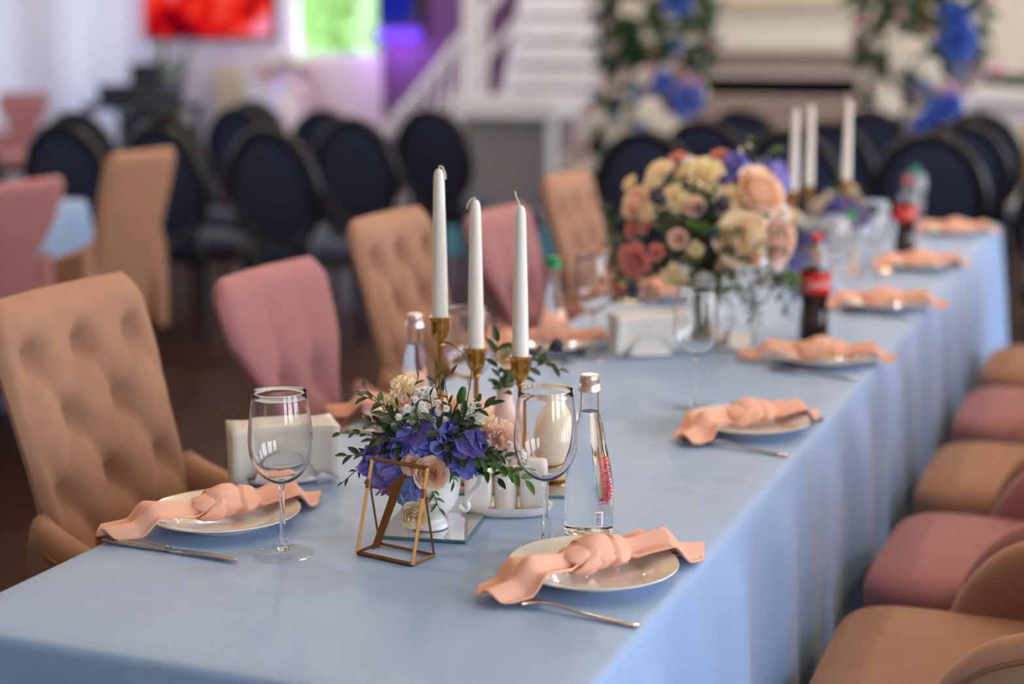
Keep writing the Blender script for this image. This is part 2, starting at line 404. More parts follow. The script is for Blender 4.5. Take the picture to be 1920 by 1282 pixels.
tag(tc_, 'pale blue floor length cloth over the long table set with plates', 'tablecloth')
T = TZ+.0006

# ================================================================== upholstered chairs
def chair(kind):
    tanc = kind == 'tan'; fab = M[kind]; pipe = M[kind+'pipe']
    Ht = 1.012 if tanc else .958
    t = thing('upholstered_chair', 'x', 'chair')
    def hw(v):
        if tanc: w = .205-.012*sin(pi*min(1, v/.8))-.006*v
        else:
            w = .206-.078*math.exp(-((v-.53)/.17)**2)
        if v > .90: w *= 1-.15*((v-.90)/.10)**2.6
        return w
    lean = .15
    zb = .36
    def xb(v): return -.205-lean*v**1.25
    btn = []
    if tanc:
        for r_ in range(5):
            z = .50+.105*r_
            for k in ((-1, 0, 1) if r_ % 2 == 0 else (-.5, .5)):
                btn.append((k*.135 if r_ % 2 == 0 else k*.135*1.0, z))
    else:
        btn = [(-.065, .735), (.065, .735), (0, .62), (-.115, .62), (.115, .62)]
    def puff(y, z, u, v):
        p = 0
        if tanc:
            a = y/.135; bq = (z-.50)/.21
            s1 = abs(sin(pi*(a+bq))); s2 = abs(sin(pi*(a-bq)))
            inside = min(1, max(0, (Ht-.06-z)/.05))*min(1, max(0, (1-abs(u))/.12))
            top = 1 if z < .93 else max(0, 1-(z-.93)/.04)
            p -= .017*(1-min(s1, s2)**.45)*inside*top
            for (by, bz) in btn: p -= .034*math.exp(-(((y-by)/.024)**2+((z-bz)/.027)**2))
        else:
            for (by, bz) in btn:
                p -= .024*math.exp(-(((y-by)/.035)**2+((z-bz)/.035)**2))
                if bz > .7:
                    p -= .010*math.exp(-((y-by)/.022)**2)*(1 if z > bz else math.exp(-((z-bz)/.05)**2))*max(0, 1-(z-bz)/.2 if z > bz else 1)
                    p -= .010*math.exp(-((y-by*(1+(bz-z)*2.2))/.022)**2)*(1 if z < bz else 0)*min(1, max(0, (bz-z)/.03))*max(0, 1-(bz-z)/.3)
        return p
    NU, NV = 44, 56
    vs = []; n = 2*NU
    for j in range(NV+1):
        v = j/NV; z = zb+v*(Ht-zb); w = hw(v)
        e = 1 if v < .94 else sqrt(max(0.0, 1-((v-.94)/.06)**2)); zz = z
        for i in range(NU):
            u = -1+2*i/NU; y = u*w; pr = (1-abs(u)**5)**.5
            x = xb(v)+.015*u*u+(.032*pr+puff(y, z, u, v)*pr)*e
            vs.append((x, y, zz-(1-e)*.0))
        for i in range(NU):
            u = 1-2*i/NU; y = u*w; pr = (1-abs(u)**8)**.5
            vs.append((xb(v)+.015*u*u-.024*pr*e, y, zz))
    fs = [(j*n+i, j*n+(i+1) % n, (j+1)*n+(i+1) % n, (j+1)*n+i) for j in range(NV) for i in range(n)]
    fs.append(tuple(range(n-1, -1, -1))); fs.append(tuple(NV*n+i for i in range(n)))
    bk = obj('backrest', MB().add(vs, fs), fab, t, ang=65)
    bm = MB().ell((0, 0, 0), (.006, .011, .011), 12, 8).mesh('button', fab)
    for (by, bz) in btn:
        v = (bz-zb)/(Ht-zb); u = by/hw(v); x = xb(v)+.015*u*u+.032+puff(by, bz, u, v)
        link('button', bm, bk, (x+.002, by, bz))
    # seat cushion: squarish crown, wider at the front
    def seatf(u, v):
        a = 2*pi*u; b = pi*(v-.5); pw = lambda q, e: math.copysign(abs(q)**e, q)
        x = pw(cos(a), .34)*pw(cos(b), .35); y = pw(sin(a), .34)*pw(cos(b), .35)
        z = pw(sin(b), .55)
        zz = .425+.062*z+(.012*(1-min(1, x*x))*(1-min(1, y*y)) if z > 0 else 0)
        return (.03+.235*x, y*(.245+.012*x), zz)
    obj('seat', MB().grid(seatf, 64, 28, True), fab, t, ang=70)
    obj('apron', MB().box(-.20, .235, -.225, .225, .325, .375), M['darkwood'], t, smooth=False)
    # low wing arms at the hips with a piped edge
    for sgn in (-1, 1):
        NS = 22; vs = []; ring = 20
        def top(q):
            zt = .73-.13*q**.8
            return zt if q < .62 else .40+(zt-.40)*sqrt(max(0, 1-((q-.62)/.385)**2.2))
        for j in range(NS+1):
            q = j/NS; x = -.25+.36*q; zt = max(.372, top(q)-.03); z0 = .335; th = .036*(1-.15*q); yc = sgn*(.206+.022*sin(pi*q*.62))
            hh = (zt-z0)/2; zc = (zt+z0)/2; e = 1 if q < .86 else sqrt(max(.02, 1-((q-.86)/.142)**2))
            for k in range(ring):
                a = 2*pi*k/ring; pw = lambda v_, p_: math.copysign(abs(v_)**p_, v_)
                vs.append((x, yc+th*e*pw(cos(a), .7), zc+hh*pw(sin(a), .45)*(.75+.25*e)))
        fs = [(j*ring+k, j*ring+(k+1) % ring, (j+1)*ring+(k+1) % ring, (j+1)*ring+k) for j in range(NS) for k in range(ring)]
        fs.append(tuple(range(ring))); fs.append(tuple(NS*ring+k for k in range(ring)))
        arm = obj('wing_arm', MB().add(vs, fs), fab, t, ang=75)
        path = []
        for j in range(2, NS):
            q = j/NS; x = -.25+.36*q; zt = max(.372, top(q)-.03); yc = sgn*(.206+.022*sin(pi*q*.62))
            path.append((x, yc+sgn*.0335*(1-.15*q)*(1 if q < .86 else .8), zt-.030))
        path.append((.085, yc+sgn*.012, .36))
        obj('piping', MB().tube(path, .0035, 6), pipe, arm)
    for lx in (-.17, .20):
        for ly in (-.19, .19):
            obj('leg', MB().tube([(lx*1.12 if lx < 0 else lx*1.06, ly*1.04, .001), (lx, ly, .33)], [.013, .021], 10), M['darkwood'], t)
    return t
tanC = chair('tan'); pinkC = chair('pink')
LCH = 'chairs along the wall-less left side of the table'
def put(src, loc, rz, label, group, used=[]):
    if src.name not in used:
        used.append(src.name); src.location = loc; src.rotation_euler = (0, 0, rz); src['label'] = label; src['group'] = group; return src
    return copytree(src, loc, rz, label, group)
GL = 'button tufted chairs facing the window side'; GR = 'chairs on the window side of the long table'
put(tanC, (-1.27, 2.13, 0), RAD(1), 'tan button tufted chair behind the plate beside the gold number frame', GL)
put(pinkC, (-1.27, 2.77, 0), RAD(0), 'pink upholstered chair behind the flower mug, between two tan chairs', GL)
put(tanC, (-1.27, 3.31, 0), RAD(0), 'tan tufted chair behind the three white taper candles', GL)
put(pinkC, (-1.27, 3.96, 0), RAD(-1), 'pink upholstered chair behind the green capped bottle', GL)
put(tanC, (-1.27, 4.51, 0), RAD(0), 'tan chair standing directly left of the large rose bouquet', GL)
RY = [2.40, 2.97, 3.59, 4.24, 4.88]
RLAB = ['tan chair whose piped wing arm shows, level with the red lettered bottle', 'pink chair pushed to the cloth between the two largest tan seats',
        'brown tan chair seat between the large pink seat and the small pink seat', 'pink chair seat level with the cola bottle by the bouquet', 'dark tan chair seat pushed in near the far end of the table']
for i, y in enumerate(RY):
    put(tanC if i % 2 == 0 else pinkC, (-.168, y, 0), RAD(180+(1, -1, 0, 1, 0)[i]), RLAB[i], GR)
# neighbouring table with two chairs seen from behind
c2 = tablecloth('tablecloth', -5.12, -4.04, 2.6, 5.55, .75, 0, 9, .03)
tag(c2, 'blue cloth over the neighbouring table beyond the chairs with turned backs', 'tablecloth')
t = thing('banquet_table', 'neighbouring table under a blue cloth beside the turned chairs', 'table', (-4.58, 4.075, 0))
obj('tabletop', MB().box(-.52, .52, -1.45, 1.45, .71, .744), M['darkwood'], t, smooth=False)
for a in (-.45, .45):
    for b_ in (-1, 1): obj('leg', MB().box(a-.03, a+.03, b_-.03, b_+.03, 0, .71), M['darkwood'], t, smooth=False)
GB = 'chairs with their backs turned at the neighbouring table'
put(pinkC, (-3.68, 4.25, 0), RAD(180), 'pink chair with its back turned at the neighbouring table', GB)
put(tanC, (-3.68, 4.92, 0), RAD(178), 'tan chair with its back turned at the neighbouring table', GB)

# ================================================================== black oval back chairs
def oval_chair():
    t = thing('oval_back_chair', 'x', 'chair')
    C_ = Vector((-.235, 0, .735)); tl = RAD(10)
    def P(y, h): return (C_.x-h*sin(tl), y, C_.z+h*cos(tl))
    ring = [P(.225*cos(a), .265*sin(a)) for a in [2*pi*k/40 for k in range(40)]]
    bf = obj('back_frame', MB().tube(ring, .024, 10, True), M['black'], t)
    pad = MB().grid(lambda u, v: (lambda a, b: (P(.208*cos(b)*cos(a), .248*cos(b)*sin(a))[0]+.026*sin(b), .208*cos(b)*cos(a), P(0, .248*cos(b)*sin(a))[2]))(2*pi*u, pi*(v-.5)), 32, 12, True)
    obj('back_pad', pad, M['navy'], t)
    for s in (-1, 1):
        obj('back_post', MB().tube([(-.20, s*.17, .40), (-.205, s*.165, .47), P(s*.14, -.205)], [.02, .018, .02], 8), M['black'], t)
    obj('seat_frame', MB().lathe([(.0, .37), (.225, .37), (.238, .385), (.238, .42), (.225, .43), (0, .43)], 32), M['black'], t)
    obj('seat', MB().lathe([(.0, .425), (.22, .425), (.23, .445), (.215, .475), (.15, .49), (0, .495)], 32), M['navy'], t)
    for lx in (-.17, .17):
        for ly in (-.16, .16):
            obj('leg', MB().tube([(lx*1.25, ly*1.12, .001), (lx*1.1, ly*1.05, .2), (lx, ly, .38)], [.014, .017, .024], 8), M['black'], t)
    return t
ov = oval_chair()
GO = 'black oval back chairs set out in rows towards the flower arch'
SPOTS = [(-.87, 7.23), (-.22, 6.62), (-1.48, 7.26), (-2.02, 6.98), (-.87, 8.28), (-1.45, 8.0), (-2.02, 7.95), (-.30, 8.2), (-.87, 9.28), (-1.47, 9.35), (-2.11, 9.1), (-.3, 9.2),
         (-3.62, 6.57), (-4.75, 6.60), (-5.35, 6.62), (-3.70, 7.55), (-4.80, 7.54), (-4.28, 8.30), (-3.74, 8.55), (-4.88, 8.42), (-5.40, 7.58), (-5.75, 8.85), (-5.32, 9.3), (-4.22, 6.62)]
first = True
for i, (x, y) in enumerate(SPOTS):
    arch = i < 12; row = 0 if y < 7.4 else (1 if y < 8.6 else 2)
    order = sorted([p for k, p in enumerate(SPOTS) if (k < 12) == arch and (0 if p[1] < 7.4 else (1 if p[1] < 8.6 else 2)) == row], key=lambda p: -p[0] if not arch else p[0])
    lab = 'black oval chair, %s from the aisle, %s row, %s side' % (('first', 'second', 'third', 'fourth', 'fifth', 'sixth')[order.index((x, y))], ('table end', 'middle', 'far')[row], 'fireplace' if arch else 'television')
    rz = RAD(90+random.uniform(-4, 4)+(0 if i < 12 else -3))
    put(ov, (x, y, 0), rz, lab, GO+(' (arch side)' if i < 12 else ' (television side)'))

# ================================================================== tableware builders
GLASSPROF_BOWL = [(.0042, .094), (.010, .0955), (.020, .1005), (.030, .111), (.0375, .126), (.0408, .143), (.0405, .160), (.0383, .183), (.0345, .2115), (.0341, .2120),
                  (.0337, .2115), (.0374, .183), (.0393, .160), (.0396, .143), (.0363, .127), (.029, .1128), (.019, .1030), (.009, .0985), (0, .0975)]
def spl(prof, k=3):
    out = []
    n = len(prof)
    for i in range(n-1):
        p0, p1, p2, p3 = prof[max(i-1, 0)], prof[i], prof[i+1], prof[min(i+2, n-1)]
        for j in range(k):
            q = j/k
            f = lambda a, b, c, d: .5*((2*b)+(c-a)*q+(2*a-5*b+4*c-d)*q*q+(3*b-a-3*c+d)*q**3)
            out.append((max(0, f(p0[0], p1[0], p2[0], p3[0])), f(p0[1], p1[1], p2[1], p3[1])))
    out.append(prof[-1]); return out
def wine_glass():
    t = thing('wine_glass', 'x', 'wine glass')
    obj('bowl', MB().lathe([(0, .0935)]+spl(GLASSPROF_BOWL[:10])[0:]+spl(GLASSPROF_BOWL[10:]), 48), M['glass'], t, ang=80)
    obj('stem', MB().lathe([(.0, .0062)]+spl([(.0095, .0064), (.0065, .012), (.0048, .022), (.0038, .045), (.0035, .07), (.0036, .085), (.0046, .0932)])+[(0, .0932)], 24), M['glass'], t, ang=60)
    obj('foot', MB().lathe([(0, .0008), (.036, .0004), (.0385, .0002), (.0395, .0012), (.039, .0024), (.030, .0032), (.018, .0045), (.0095, .0061), (0, .0061)], 48), M['footglass'], t, ang=60)
    return t
wg = wine_glass()
GG = 'wine glasses on the long table'
for (x, y, lab) in [(-1.004, 1.75, 'empty wine glass beside the gold number frame, in front of the paper napkin holder'),
                    (-.697, 1.885, 'empty wine glass between the water bottle with red lettering and the flower mug'),
                    (-.736, 2.757, 'empty wine glass standing alone in front of the second napkin holder'),
                    (-1.035, 2.43, 'wine glass half hidden behind the white taper candles'),
                    (-1.055, 3.13, 'wine glass beside the green capped bottle left of the large bouquet'),
                    (-.765, 3.33, 'wine glass in front of the large bouquet, beside the cola bottle'),
                    (-.73, 4.05, 'wine glass between the two cola bottles, beside the clear green capped bottle'),
                    (-.70, 4.48, 'wine glass next to the cola bottle near the end of the table'),
                    (-.73, 5.45, 'wine glass at the far end of the table')]:
    put(wg, (x, y, T), 0, lab, GG)
# plates
plate_m = MB().lathe([(0, .0045), (.058, .0045), (.066, .007), (.073, .0125), (.085, .0155), (.1015, .0195), (.1040, .0205), (.1046, .0195), (.1035, .0180), (.085, .0125), (.070, .0060), (.060, .0025), (.058, .0001), (.054, .0001), (.0535, .0018), (0, .0018)], 72).mesh('plate', M['porc'], True, 50)
def napkin(seed):
    rnd = random.Random(seed)
    t = thing('cloth_napkin', 'x', 'napkin')
    def surf(r):                                     # top of the plate or the table under a point at radius r
        if r < .058: return .0045
        if r < .1046: return .0045+.0165*((r-.058)/.0466)**.8
        return .0215 if r < .109 else max(.0015, .0215-(r-.109)*1.15)
    for sgn in (-1, 1):
        ph = rnd.uniform(-.6, .6); bend = rnd.uniform(-.035, .035); L = rnd.uniform(.118, .135)
        wid = rnd.uniform(.038, .048); fa = rnd.uniform(.8, 1.2)
        def fn(u, v):
            s = v; tt = 2*u-1
            w = .013+(wid-.013)*min(1, s*1.5)**.8*(1 if s < .7 else 1-(.55 if sgn > 0 else .2)*((s-.7)/.3)**1.5)
            x = sgn*(.026+L*s+.012*s*cos(tt*2.2)); y = bend*s*s+w*tt*(1-.15*abs(tt)*s)
            fold = .0105*(1-.35*s)*fa*(cos(tt*pi*1.35+ph+s*.8)*.8+.35*cos(tt*7+2*s))
            base = .018*(1-s)**1.5
            z = surf(math.hypot(x, y))+.004+base+max(0, fold+.006)
            return (x, y, z)
        o = obj('tail', MB().grid(fn, 26, 24), M['napkin'], t, ang=80)
        m = o.modifiers.new('thick', 'SOLIDIFY'); m.thickness = .0028; m.offset = 1
        s2 = o.modifiers.new('sub', 'SUBSURF'); s2.levels = 1; s2.render_levels = 1
    tw = rnd.uniform(2.2, 3.2)
    def kf(u, v):
        a = 2*pi*u; q = 2*v-1; x = .050*q
        pr = (1-abs(q)**3)**.5
        r = 1+.08*sin(3*a+1.8*q+tw)*pr+.035*sin(8*a-2.2*q)*pr
        fold = -.22*math.exp(-((q-.30-.16*sin(a))/.07)**2)-.12*math.exp(-((q+.45+.2*sin(a+1))/.07)**2)
        r *= 1+fold
        return (x+.004*sin(2*a), (.0225*pr+.006)*r*cos(a), .0310+(.0165*pr+.004)*r*sin(a)+.003*cos(q*5))
    k = obj('knot', MB().grid(kf, 40, 36, True), M['napkin'], t, ang=80)
    def bf(u, v):                                    # band wrapped around the knot
        a = 2*pi*u; q = 2*pi*v
        c = Vector((.012*sin(a+.7)-.014, .0235*cos(a), .0312+.0165*sin(a)))
        nrm = Vector((0, cos(a), sin(a)))
        return tuple(c+nrm*(.0045*cos(q)+.0016*sin(5*a+3*sin(q)))+Vector((1, 0, 0))*(.015+.004*sin(2*a))*sin(q))
    obj('wrap', MB().grid(bf, 40, 12, True), M['napkin'], t, ang=80)
    return t
naps = [napkin(11), napkin(23), napkin(37)]
def fork():
    t = thing('fork', 'x', 'fork')
    def sec(pts):
        b = MB(); n = 12; vs = []
        for (x, w, h, z) in pts:
            for k in range(n):
                a = 2*pi*k/n; vs.append((x, w*math.copysign(abs(cos(a))**.6, cos(a)), z+h*math.copysign(abs(sin(a))**.8, sin(a))))
        fs = [(j*n+k, j*n+(k+1) % n, (j+1)*n+(k+1) % n, (j+1)*n+k) for j in range(len(pts)-1) for k in range(n)]
        fs += [tuple(range(n-1, -1, -1)), tuple((len(pts)-1)*n+k for k in range(n))]
        return b.add(vs, fs)
    obj('handle', sec([(.0945, .002, .001, .002), (.094, .0042, .0014, .002), (.06, .0046, .0015, .0025), (.02, .0032, .0016, .0045), (-.012, .0022, .0016, .009), (-.028, .0035, .0014, .0088), (-.040, .0095, .0012, .0068), (-.052, .0112, .0011, .0052)]), M['steel'], t)
    for k in range(4):
        y = -.0096+.0064*k
        obj('tine', MB().tube([(-.050, y, .0054), (-.068, y, .0034), (-.082, y, .0032), (-.095, y*.96, .0060)], [.0018, .0016, .0014, .0006], 6), M['steel'], t)
    return t
def knife():
    t = thing('table_knife', 'x', 'knife')
    b = MB(); n = 12; vs = []
    pts = [(.104, .003, .002), (.103, .0058, .0030), (.06, .0056, .0033), (.012, .0046, .0030), (.004, .0040, .0030)]
    for (x, w, h) in pts:
        for k in range(n):
            a = 2*pi*k/n; vs.append((x, w*math.copysign(abs(cos(a))**.6, cos(a)), .0036+h*math.copysign(abs(sin(a))**.7, sin(a))))
    fs = [(j*n+k, j*n+(k+1) % n, (j+1)*n+(k+1) % n, (j+1)*n+k) for j in range(len(pts)-1) for k in range(n)]+[tuple(range(n-1, -1, -1)), tuple((len(pts)-1)*n+k for k in range(n))]
    obj('handle', b.add(vs, fs), M['steel'], t)
    obj('collar', MB().tube([(.006, 0, .0036), (.0, 0, .0036)], .0043, 12), M['steel'], t)
    out = [(.002, -.0035), (-.02, -.006), (-.06, -.0082), (-.085, -.0075), (-.100, -.002), (-.104, .004), (-.085, .0062), (-.04, .0055), (.002, .0035)]
    obj('blade', MB().prism(out, .0028, .0042), M['steel'], t, bevel=.0005)
    return t
fk = fork(); kn = knife()
PLACES = [('R', -.607, 1.812, 60, 'beside the water bottle with red lettering', 0), ('R', -.610, 2.63, 52, 'past the red lettered bottle, by the lone glass', 2),
          ('R', -.607, 3.25, 20, 'by the cola bottle and large bouquet', 1), ('R', -.600, 3.985, 28, 'just past the first cola bottle', 0),
          ('R', -.612, 4.74, 30, 'in front of the second cola bottle', 2), ('R', -.612, 5.62, 26, 'at the far end of the table', 1),
          ('L', -1.147, 1.84, 62, 'beside the gold number frame and napkin holder', 1), ('L', -1.152, 2.50, 15, 'behind the flower mug', 0),
          ('L', -1.168, 3.195, 36, 'behind the green capped bottle', 2), ('L', -1.15, 3.95, 25, 'behind the large bouquet', 1)]
for i, (side, x, y, ang, where, nk) in enumerate(PLACES):
    p = link('plate', plate_m, None, (x, y, T)); tag(p, 'white porcelain plate '+where, 'plate', 'white plates')
    a = RAD(ang)
    put(naps[nk], (x, y, T), a, 'knotted peach napkin on plate '+where, 'knotted peach napkins')
    if side == 'R':
        f_ = put(fk, (x+.010, y-.135, T), RAD(-8 if i == 0 else -12), 'steel fork '+where, 'forks'); k_ = put(kn, (x+.005, y+.105+.012, T), RAD(-6), 'steel knife '+where, 'knives')
    else:
        f_ = put(fk, (x-.02, y+.128, T), RAD(184), 'steel fork '+where, 'forks'); k_ = put(kn, (x+.003, y-.135, T), RAD(180-2), 'steel knife '+where, 'knives')

# ------------------------------------------------------------------ lettering
def textmesh(s, size, shear=0, bold=0):
    cu = D.curves.new('lettering', 'FONT'); cu.body = s; cu.size = size; cu.shear = shear; cu.align_x = 'CENTER'; cu.align_y = 'CENTER'; cu.resolution_u = 4; cu.offset = bold
    o = D.objects.new('lettering', cu); COL.objects.link(o)
    dg = bpy.context.evaluated_depsgraph_get(); me = o.evaluated_get(dg).to_mesh()
    vs = [tuple(v.co) for v in me.vertices]; fs = [tuple(p.vertices) for p in me.polygons]
    o.evaluated_get(dg).to_mesh_clear(); D.objects.remove(o); D.curves.remove(cu)
    return vs, fs
def fit(vs, w, h):
    xs = [v[0] for v in vs]; ys = [v[1] for v in vs]; cx, cy = (max(xs)+min(xs))/2, (max(ys)+min(ys))/2
    return [((v[0]-cx)*w/(max(xs)-min(xs)), (v[1]-cy)*h/(max(ys)-min(ys)), 0) for v in vs]
def prof_r(prof, z):
    for (r0, z0), (r1, z1) in zip(prof, prof[1:]):
        if min(z0, z1) <= z <= max(z0, z1) and abs(z1-z0) > 1e-6: return r0+(r1-r0)*(z-z0)/(z1-z0)
    return prof[-1][0]
def subdiv(vs, fs, times=0): return vs, fs

# ------------------------------------------------------------------ bottles (local -Y faces the camera side)
BP = spl([(.0285, .0006), (.0318, .002), (.0325, .008), (.0325, .03), (.0325, .062), (.0305, .080), (.0275, .0985), (.0235, .1160), (.0188, .142), (.0142, .160), (.0127, .170), (.0125, .192)], 3)
def wrap_print(name, vs, fs, prof, phi0, zc, m, par, rotate=False, eps=.0004):
    out = []
    for (x, y, _) in vs:
        if rotate: x, y = -y, x                        # text climbs the bottle
        z = zc+y; r = prof_r(prof, z)+eps
        ph = phi0+x/max(.01, r); out.append((r*sin(ph), -r*cos(ph), z))
    return obj(name, MB().add(out, fs), m, par, smooth=False)
def bottle(capm, printed, name='water_bottle'):
    t = thing(name, 'x', 'bottle')
    lev = [p for p in BP if p[1] <= .168]
    bottom = [(0, .0075), (.022, .0055), (.0262, .0012)]
    obj('body', MB().lathe([(0, .004), (.020, .003), (.0265, .0006)]+lev+[(0, lev[-1][1])], 56), M['water'], t, ang=60)
    z0 = lev[-1][1]
    obj('neck', MB().lathe([(prof_r(BP, z0), z0+.0001), (.01275, .171), (.0125, .1925), (.0108, .1925), (.0110, .171), (prof_r(BP, z0)-.0015, z0+.0001)], 40), M['glass'], t, ang=60)
    cap = MB().lathe([(0, .2155), (.0112, .2155), (.0126, .2142), (.0130, .2115), (.0130, .2040), (.0138, .2030), (.0140, .2000), (.0155, .1962), (.0156, .1938), (.0140, .1930), (.0128, .1926), (0, .1926)], 40)
    c = obj('cap', cap, capm, t, ang=35)
    obj('knurl', MB().merge(sum_boxes([(.0131*cos(a), .0131*sin(a), .2078, .00035, .0016) for a in [2*pi*k/48 for k in range(48)]])), capm, c, smooth=False)
    if printed:
        vs, fs = textmesh('Черноголовка', .02, 0, .0005); vs = fit(vs, .061, .0340)
        wrap_print('lettering', vs, fs, BP, RAD(48), .077, M['redprint'], t, True)
        mt = [(-.040, -.008), (.012, -.008)]
        ridge = [(.012, .004), (.006, .0025), (.0, .0065), (-.004, .004), (-.010, .0085), (-.018, .003), (-.024, .006), (-.032, .002), (-.040, .0045)]
        pts = []; n = 30; vs = []; fs = []
        for k in range(n+1):
            x = -.014+.052*k/n; top = .0045+.004*sin(k*.9)+.002*sin(k*1.7+1)
            vs += [(x, -.0085, 0), (x, top, 0)]
        for k in range(n): fs.append((2*k, 2*k+2, 2*k+3, 2*k+1))
        wrap_print('mountain_print', vs, fs, BP, RAD(50), .038, M['greyprint'], t)
        vs = []; fs = []
        for k in range(9): vs += [(-.0058+.0116*k/8, -.0105, 0), (-.0058+.0116*k/8, .0105, 0)]
        for k in range(8): fs.append((2*k, 2*k+2, 2*k+3, 2*k+1))
        wrap_print('barcode_label', vs, fs, BP, RAD(22), .0265, M['whiteprint'], t, eps=.0006)
        vs = []; fs = []; rnd = random.Random(4); y = -.009
        while y < .0085:
            h = rnd.choice((.0004, .0007, .0011)); n0 = len(vs)
            for k in range(5): vs += [(-.0048+.0078*k/4, y, 0), (-.0048+.0078*k/4, y+h, 0)]
            for k in range(4): fs.append((n0+2*k, n0+2*k+2, n0+2*k+3, n0+2*k+1))
            y += h+rnd.choice((.0006, .0009))
        wrap_print('barcode', vs, fs, BP, RAD(22), .0265, M['blackprint'], t, eps=.0009)
    return t
def sum_boxes(L):
    b = MB()
    for (x, y, z, r, h) in L: b.box(x-r, x+r, y-r, y+r, z-h, z+h)
    return b
b1 = bottle(M['silvercap'], True)
b1.location = (-.672, 1.984, T); b1.rotation_euler = (0, 0, YAW); b1['label'] = 'clear glass water bottle with red vertical lettering, barcode and silver pink cap'; b1['group'] = 'glass water bottles'
copytree(b1, (-1.088, 2.335, T), YAW+RAD(-75), 'clear water bottle with pale cap half hidden behind the tallest taper candle', 'glass water bottles')
g1 = bottle(M['greencap'], False)
def setp(o, loc, rz, lab, grp): o.location = loc; o.rotation_euler = (0, 0, rz); o['label'] = lab; o['group'] = grp
setp(g1, (-1.115, 3.06, T), 0, 'clear bottle with green cap in front of the pink chair', 'green capped bottles')
copytree(g1, (-.715, 4.19, T), 0, 'clear bottle with green cap between the large bouquet and the second cola bottle', 'green capped bottles')
copytree(g1, (-.765, 5.72, T), 0, 'clear bottle with green cap behind the second cola bottle at the table end', 'green capped bottles')
# cola bottles
CP = spl([(.024, .0005), (.031, .004), (.0325, .020), (.0315, .045), (.0282, .070), (.0285, .085), (.0318, .100), (.0325, .112), (.0325, .150), (.0315, .160), (.0265, .180), (.0185, .200), (.0135, .212), (.0122, .220)], 3)
def cola():
    t = thing('cola_bottle', 'x', 'bottle')
    low = [p for p in CP if p[1] <= .166]; hi = [p for p in CP if p[1] >= .165]
    obj('body', MB().lathe([(0, .004), (.016, .003)]+low+[(0, low[-1][1])], 40), M['cola'], t, ang=60)
    obj('neck', MB().lathe(hi+[(.0120, .222), (.0110, .222)]+[(p[0]-.0012, p[1]) for p in hi[::-1]], 40), M['pet'], t, ang=60)
    obj('cap', MB().lathe([(0, .2345), (.0122, .2345), (.0138, .233), (.0140, .2215), (.0130, .2205), (.0, .2205)], 32), M['redcap'], t, ang=35)
    lb = obj('label', MB().lathe([(prof_r(CP, .108)+.0006, .108), (.0332, .113), (.0332, .150), (prof_r(CP, .152)+.0006, .153)], 48), M['redlabel'], t, ang=60)
    lb.data.polygons  # band only
    vs, fs = textmesh('Coca-Cola', .02, .25); vs = fit(vs, .052, .019)
    band = [(.0334, .0), (.0334, .3)]
    wrap_print('lettering', vs, fs, band, RAD(4), .131, M['whiteprint'], lb)
    return t
c1 = cola(); setp(c1, (-.668, 3.485, T), YAW, 'cola bottle with red label and cap beside the large bouquet', 'cola bottles')
copytree(c1, (-.690, 5.0, T), YAW+RAD(15), 'cola bottle with red label near the far end of the table', 'cola bottles')
copytree(c1, (-1.075, 5.05, T), YAW, 'cola bottle whose red cap shows above the bouquet beside the far candles', 'cola bottles')

# ------------------------------------------------------------------ candlesticks with tapers
def candlestick(h, loc, lab):
    t = thing('candlestick', 'slim brass candlestick '+lab, 'candlestick', loc, 0, 'brass candlesticks')
    obj('foot', MB().lathe(spl([(.0235, .0005), (.0242, .003), (.020, .006), (.014, .011), (.006, .020), (.0045, .028)], 3)+[(0, .028)], 36), M['brass'], t, ang=50)
    obj('stem', MB().lathe([(0, .026), (.0042, .026), (.0040, .06), (.0036, h-.05), (.0040, h-.045), (0, h-.045)], 16), M['brass'], t)
    obj('knop', MB().ell((0, 0, h-.042), (.0066, .0066, .0045), 20, 10), M['brass'], t)
    obj('cup', MB().lathe(spl([(.0045, h-.040), (.0085, h-.034), (.0125, h-.027), (.0138, h-.018), (.0140, h-.006), (.0162, h-.001), (.0160, h)], 3)+[(.0128, h), (.0124, h-.012), (0, h-.012)], 32), M['brass'], t, ang=50)
def taper(h, loc, wk, lab):
    t = thing('taper_candle', 'white taper candle '+lab, 'candle', loc, 0, 'white taper candles')
    obj('wax', MB().lathe([(0, 0), (.0118, 0), (.0121, .004), (.0105, .10), (.0088, h*.75), (.0076, h-.014), (.0066, h-.006), (.0042, h-.001), (0, h)], 28), M['wax'], t, ang=50)
    if wk == 0: pth = [(0, 0, h-.002), (.001, 0, h+.004), (.005, 0, h+.003), (.0088, 0, h-.006), (.0095, 0, h-.015)]
    elif wk == 1: pth = [(0, 0, h-.002), (-.001, 0, h+.003), (-.006, 0, h+.001), (-.011, 0, h-.007), (-.012, 0, h-.013)]
    else: pth = [(0, 0, h-.002), (-.003, 0, h+.005), (-.006, 0, h+.012), (-.008, 0, h+.020)]
    q = obj('wick', MB().tube(pth, .0013, 6), M['wick'], t); t.rotation_euler[2] = YAW
MZ = T+.0045
CS = [(-.955, 2.137, .246, 'the tallest of the three behind the flower mug', 0, .226), (-.901, 2.143, .203, 'in the middle of the three behind the flower mug', 1, .226), (-.826, 2.128, .199, 'nearest the pearl egg, behind the water bottle\'s wine glass', 2, .226)]
for x, y, h, lab, wk, ch in CS:
    candlestick(h, (x, y, MZ), lab); taper(ch, (x, y, MZ+h-.0115), wk, lab)
for x, y, h, lab, wk, ch in [(-.915, 4.42, .240, 'leftmost of the far group beyond the large bouquet', 0, .23), (-.885, 4.48, .25, 'middle of the far group beyond the large bouquet', 1, .23), (-.79, 4.52, .265, 'beside the far cream flowers, apart from its pair', 2, .23)]:
    candlestick(h, (x, y, T), lab); taper(ch, (x, y, T+h-.0115), wk, lab)
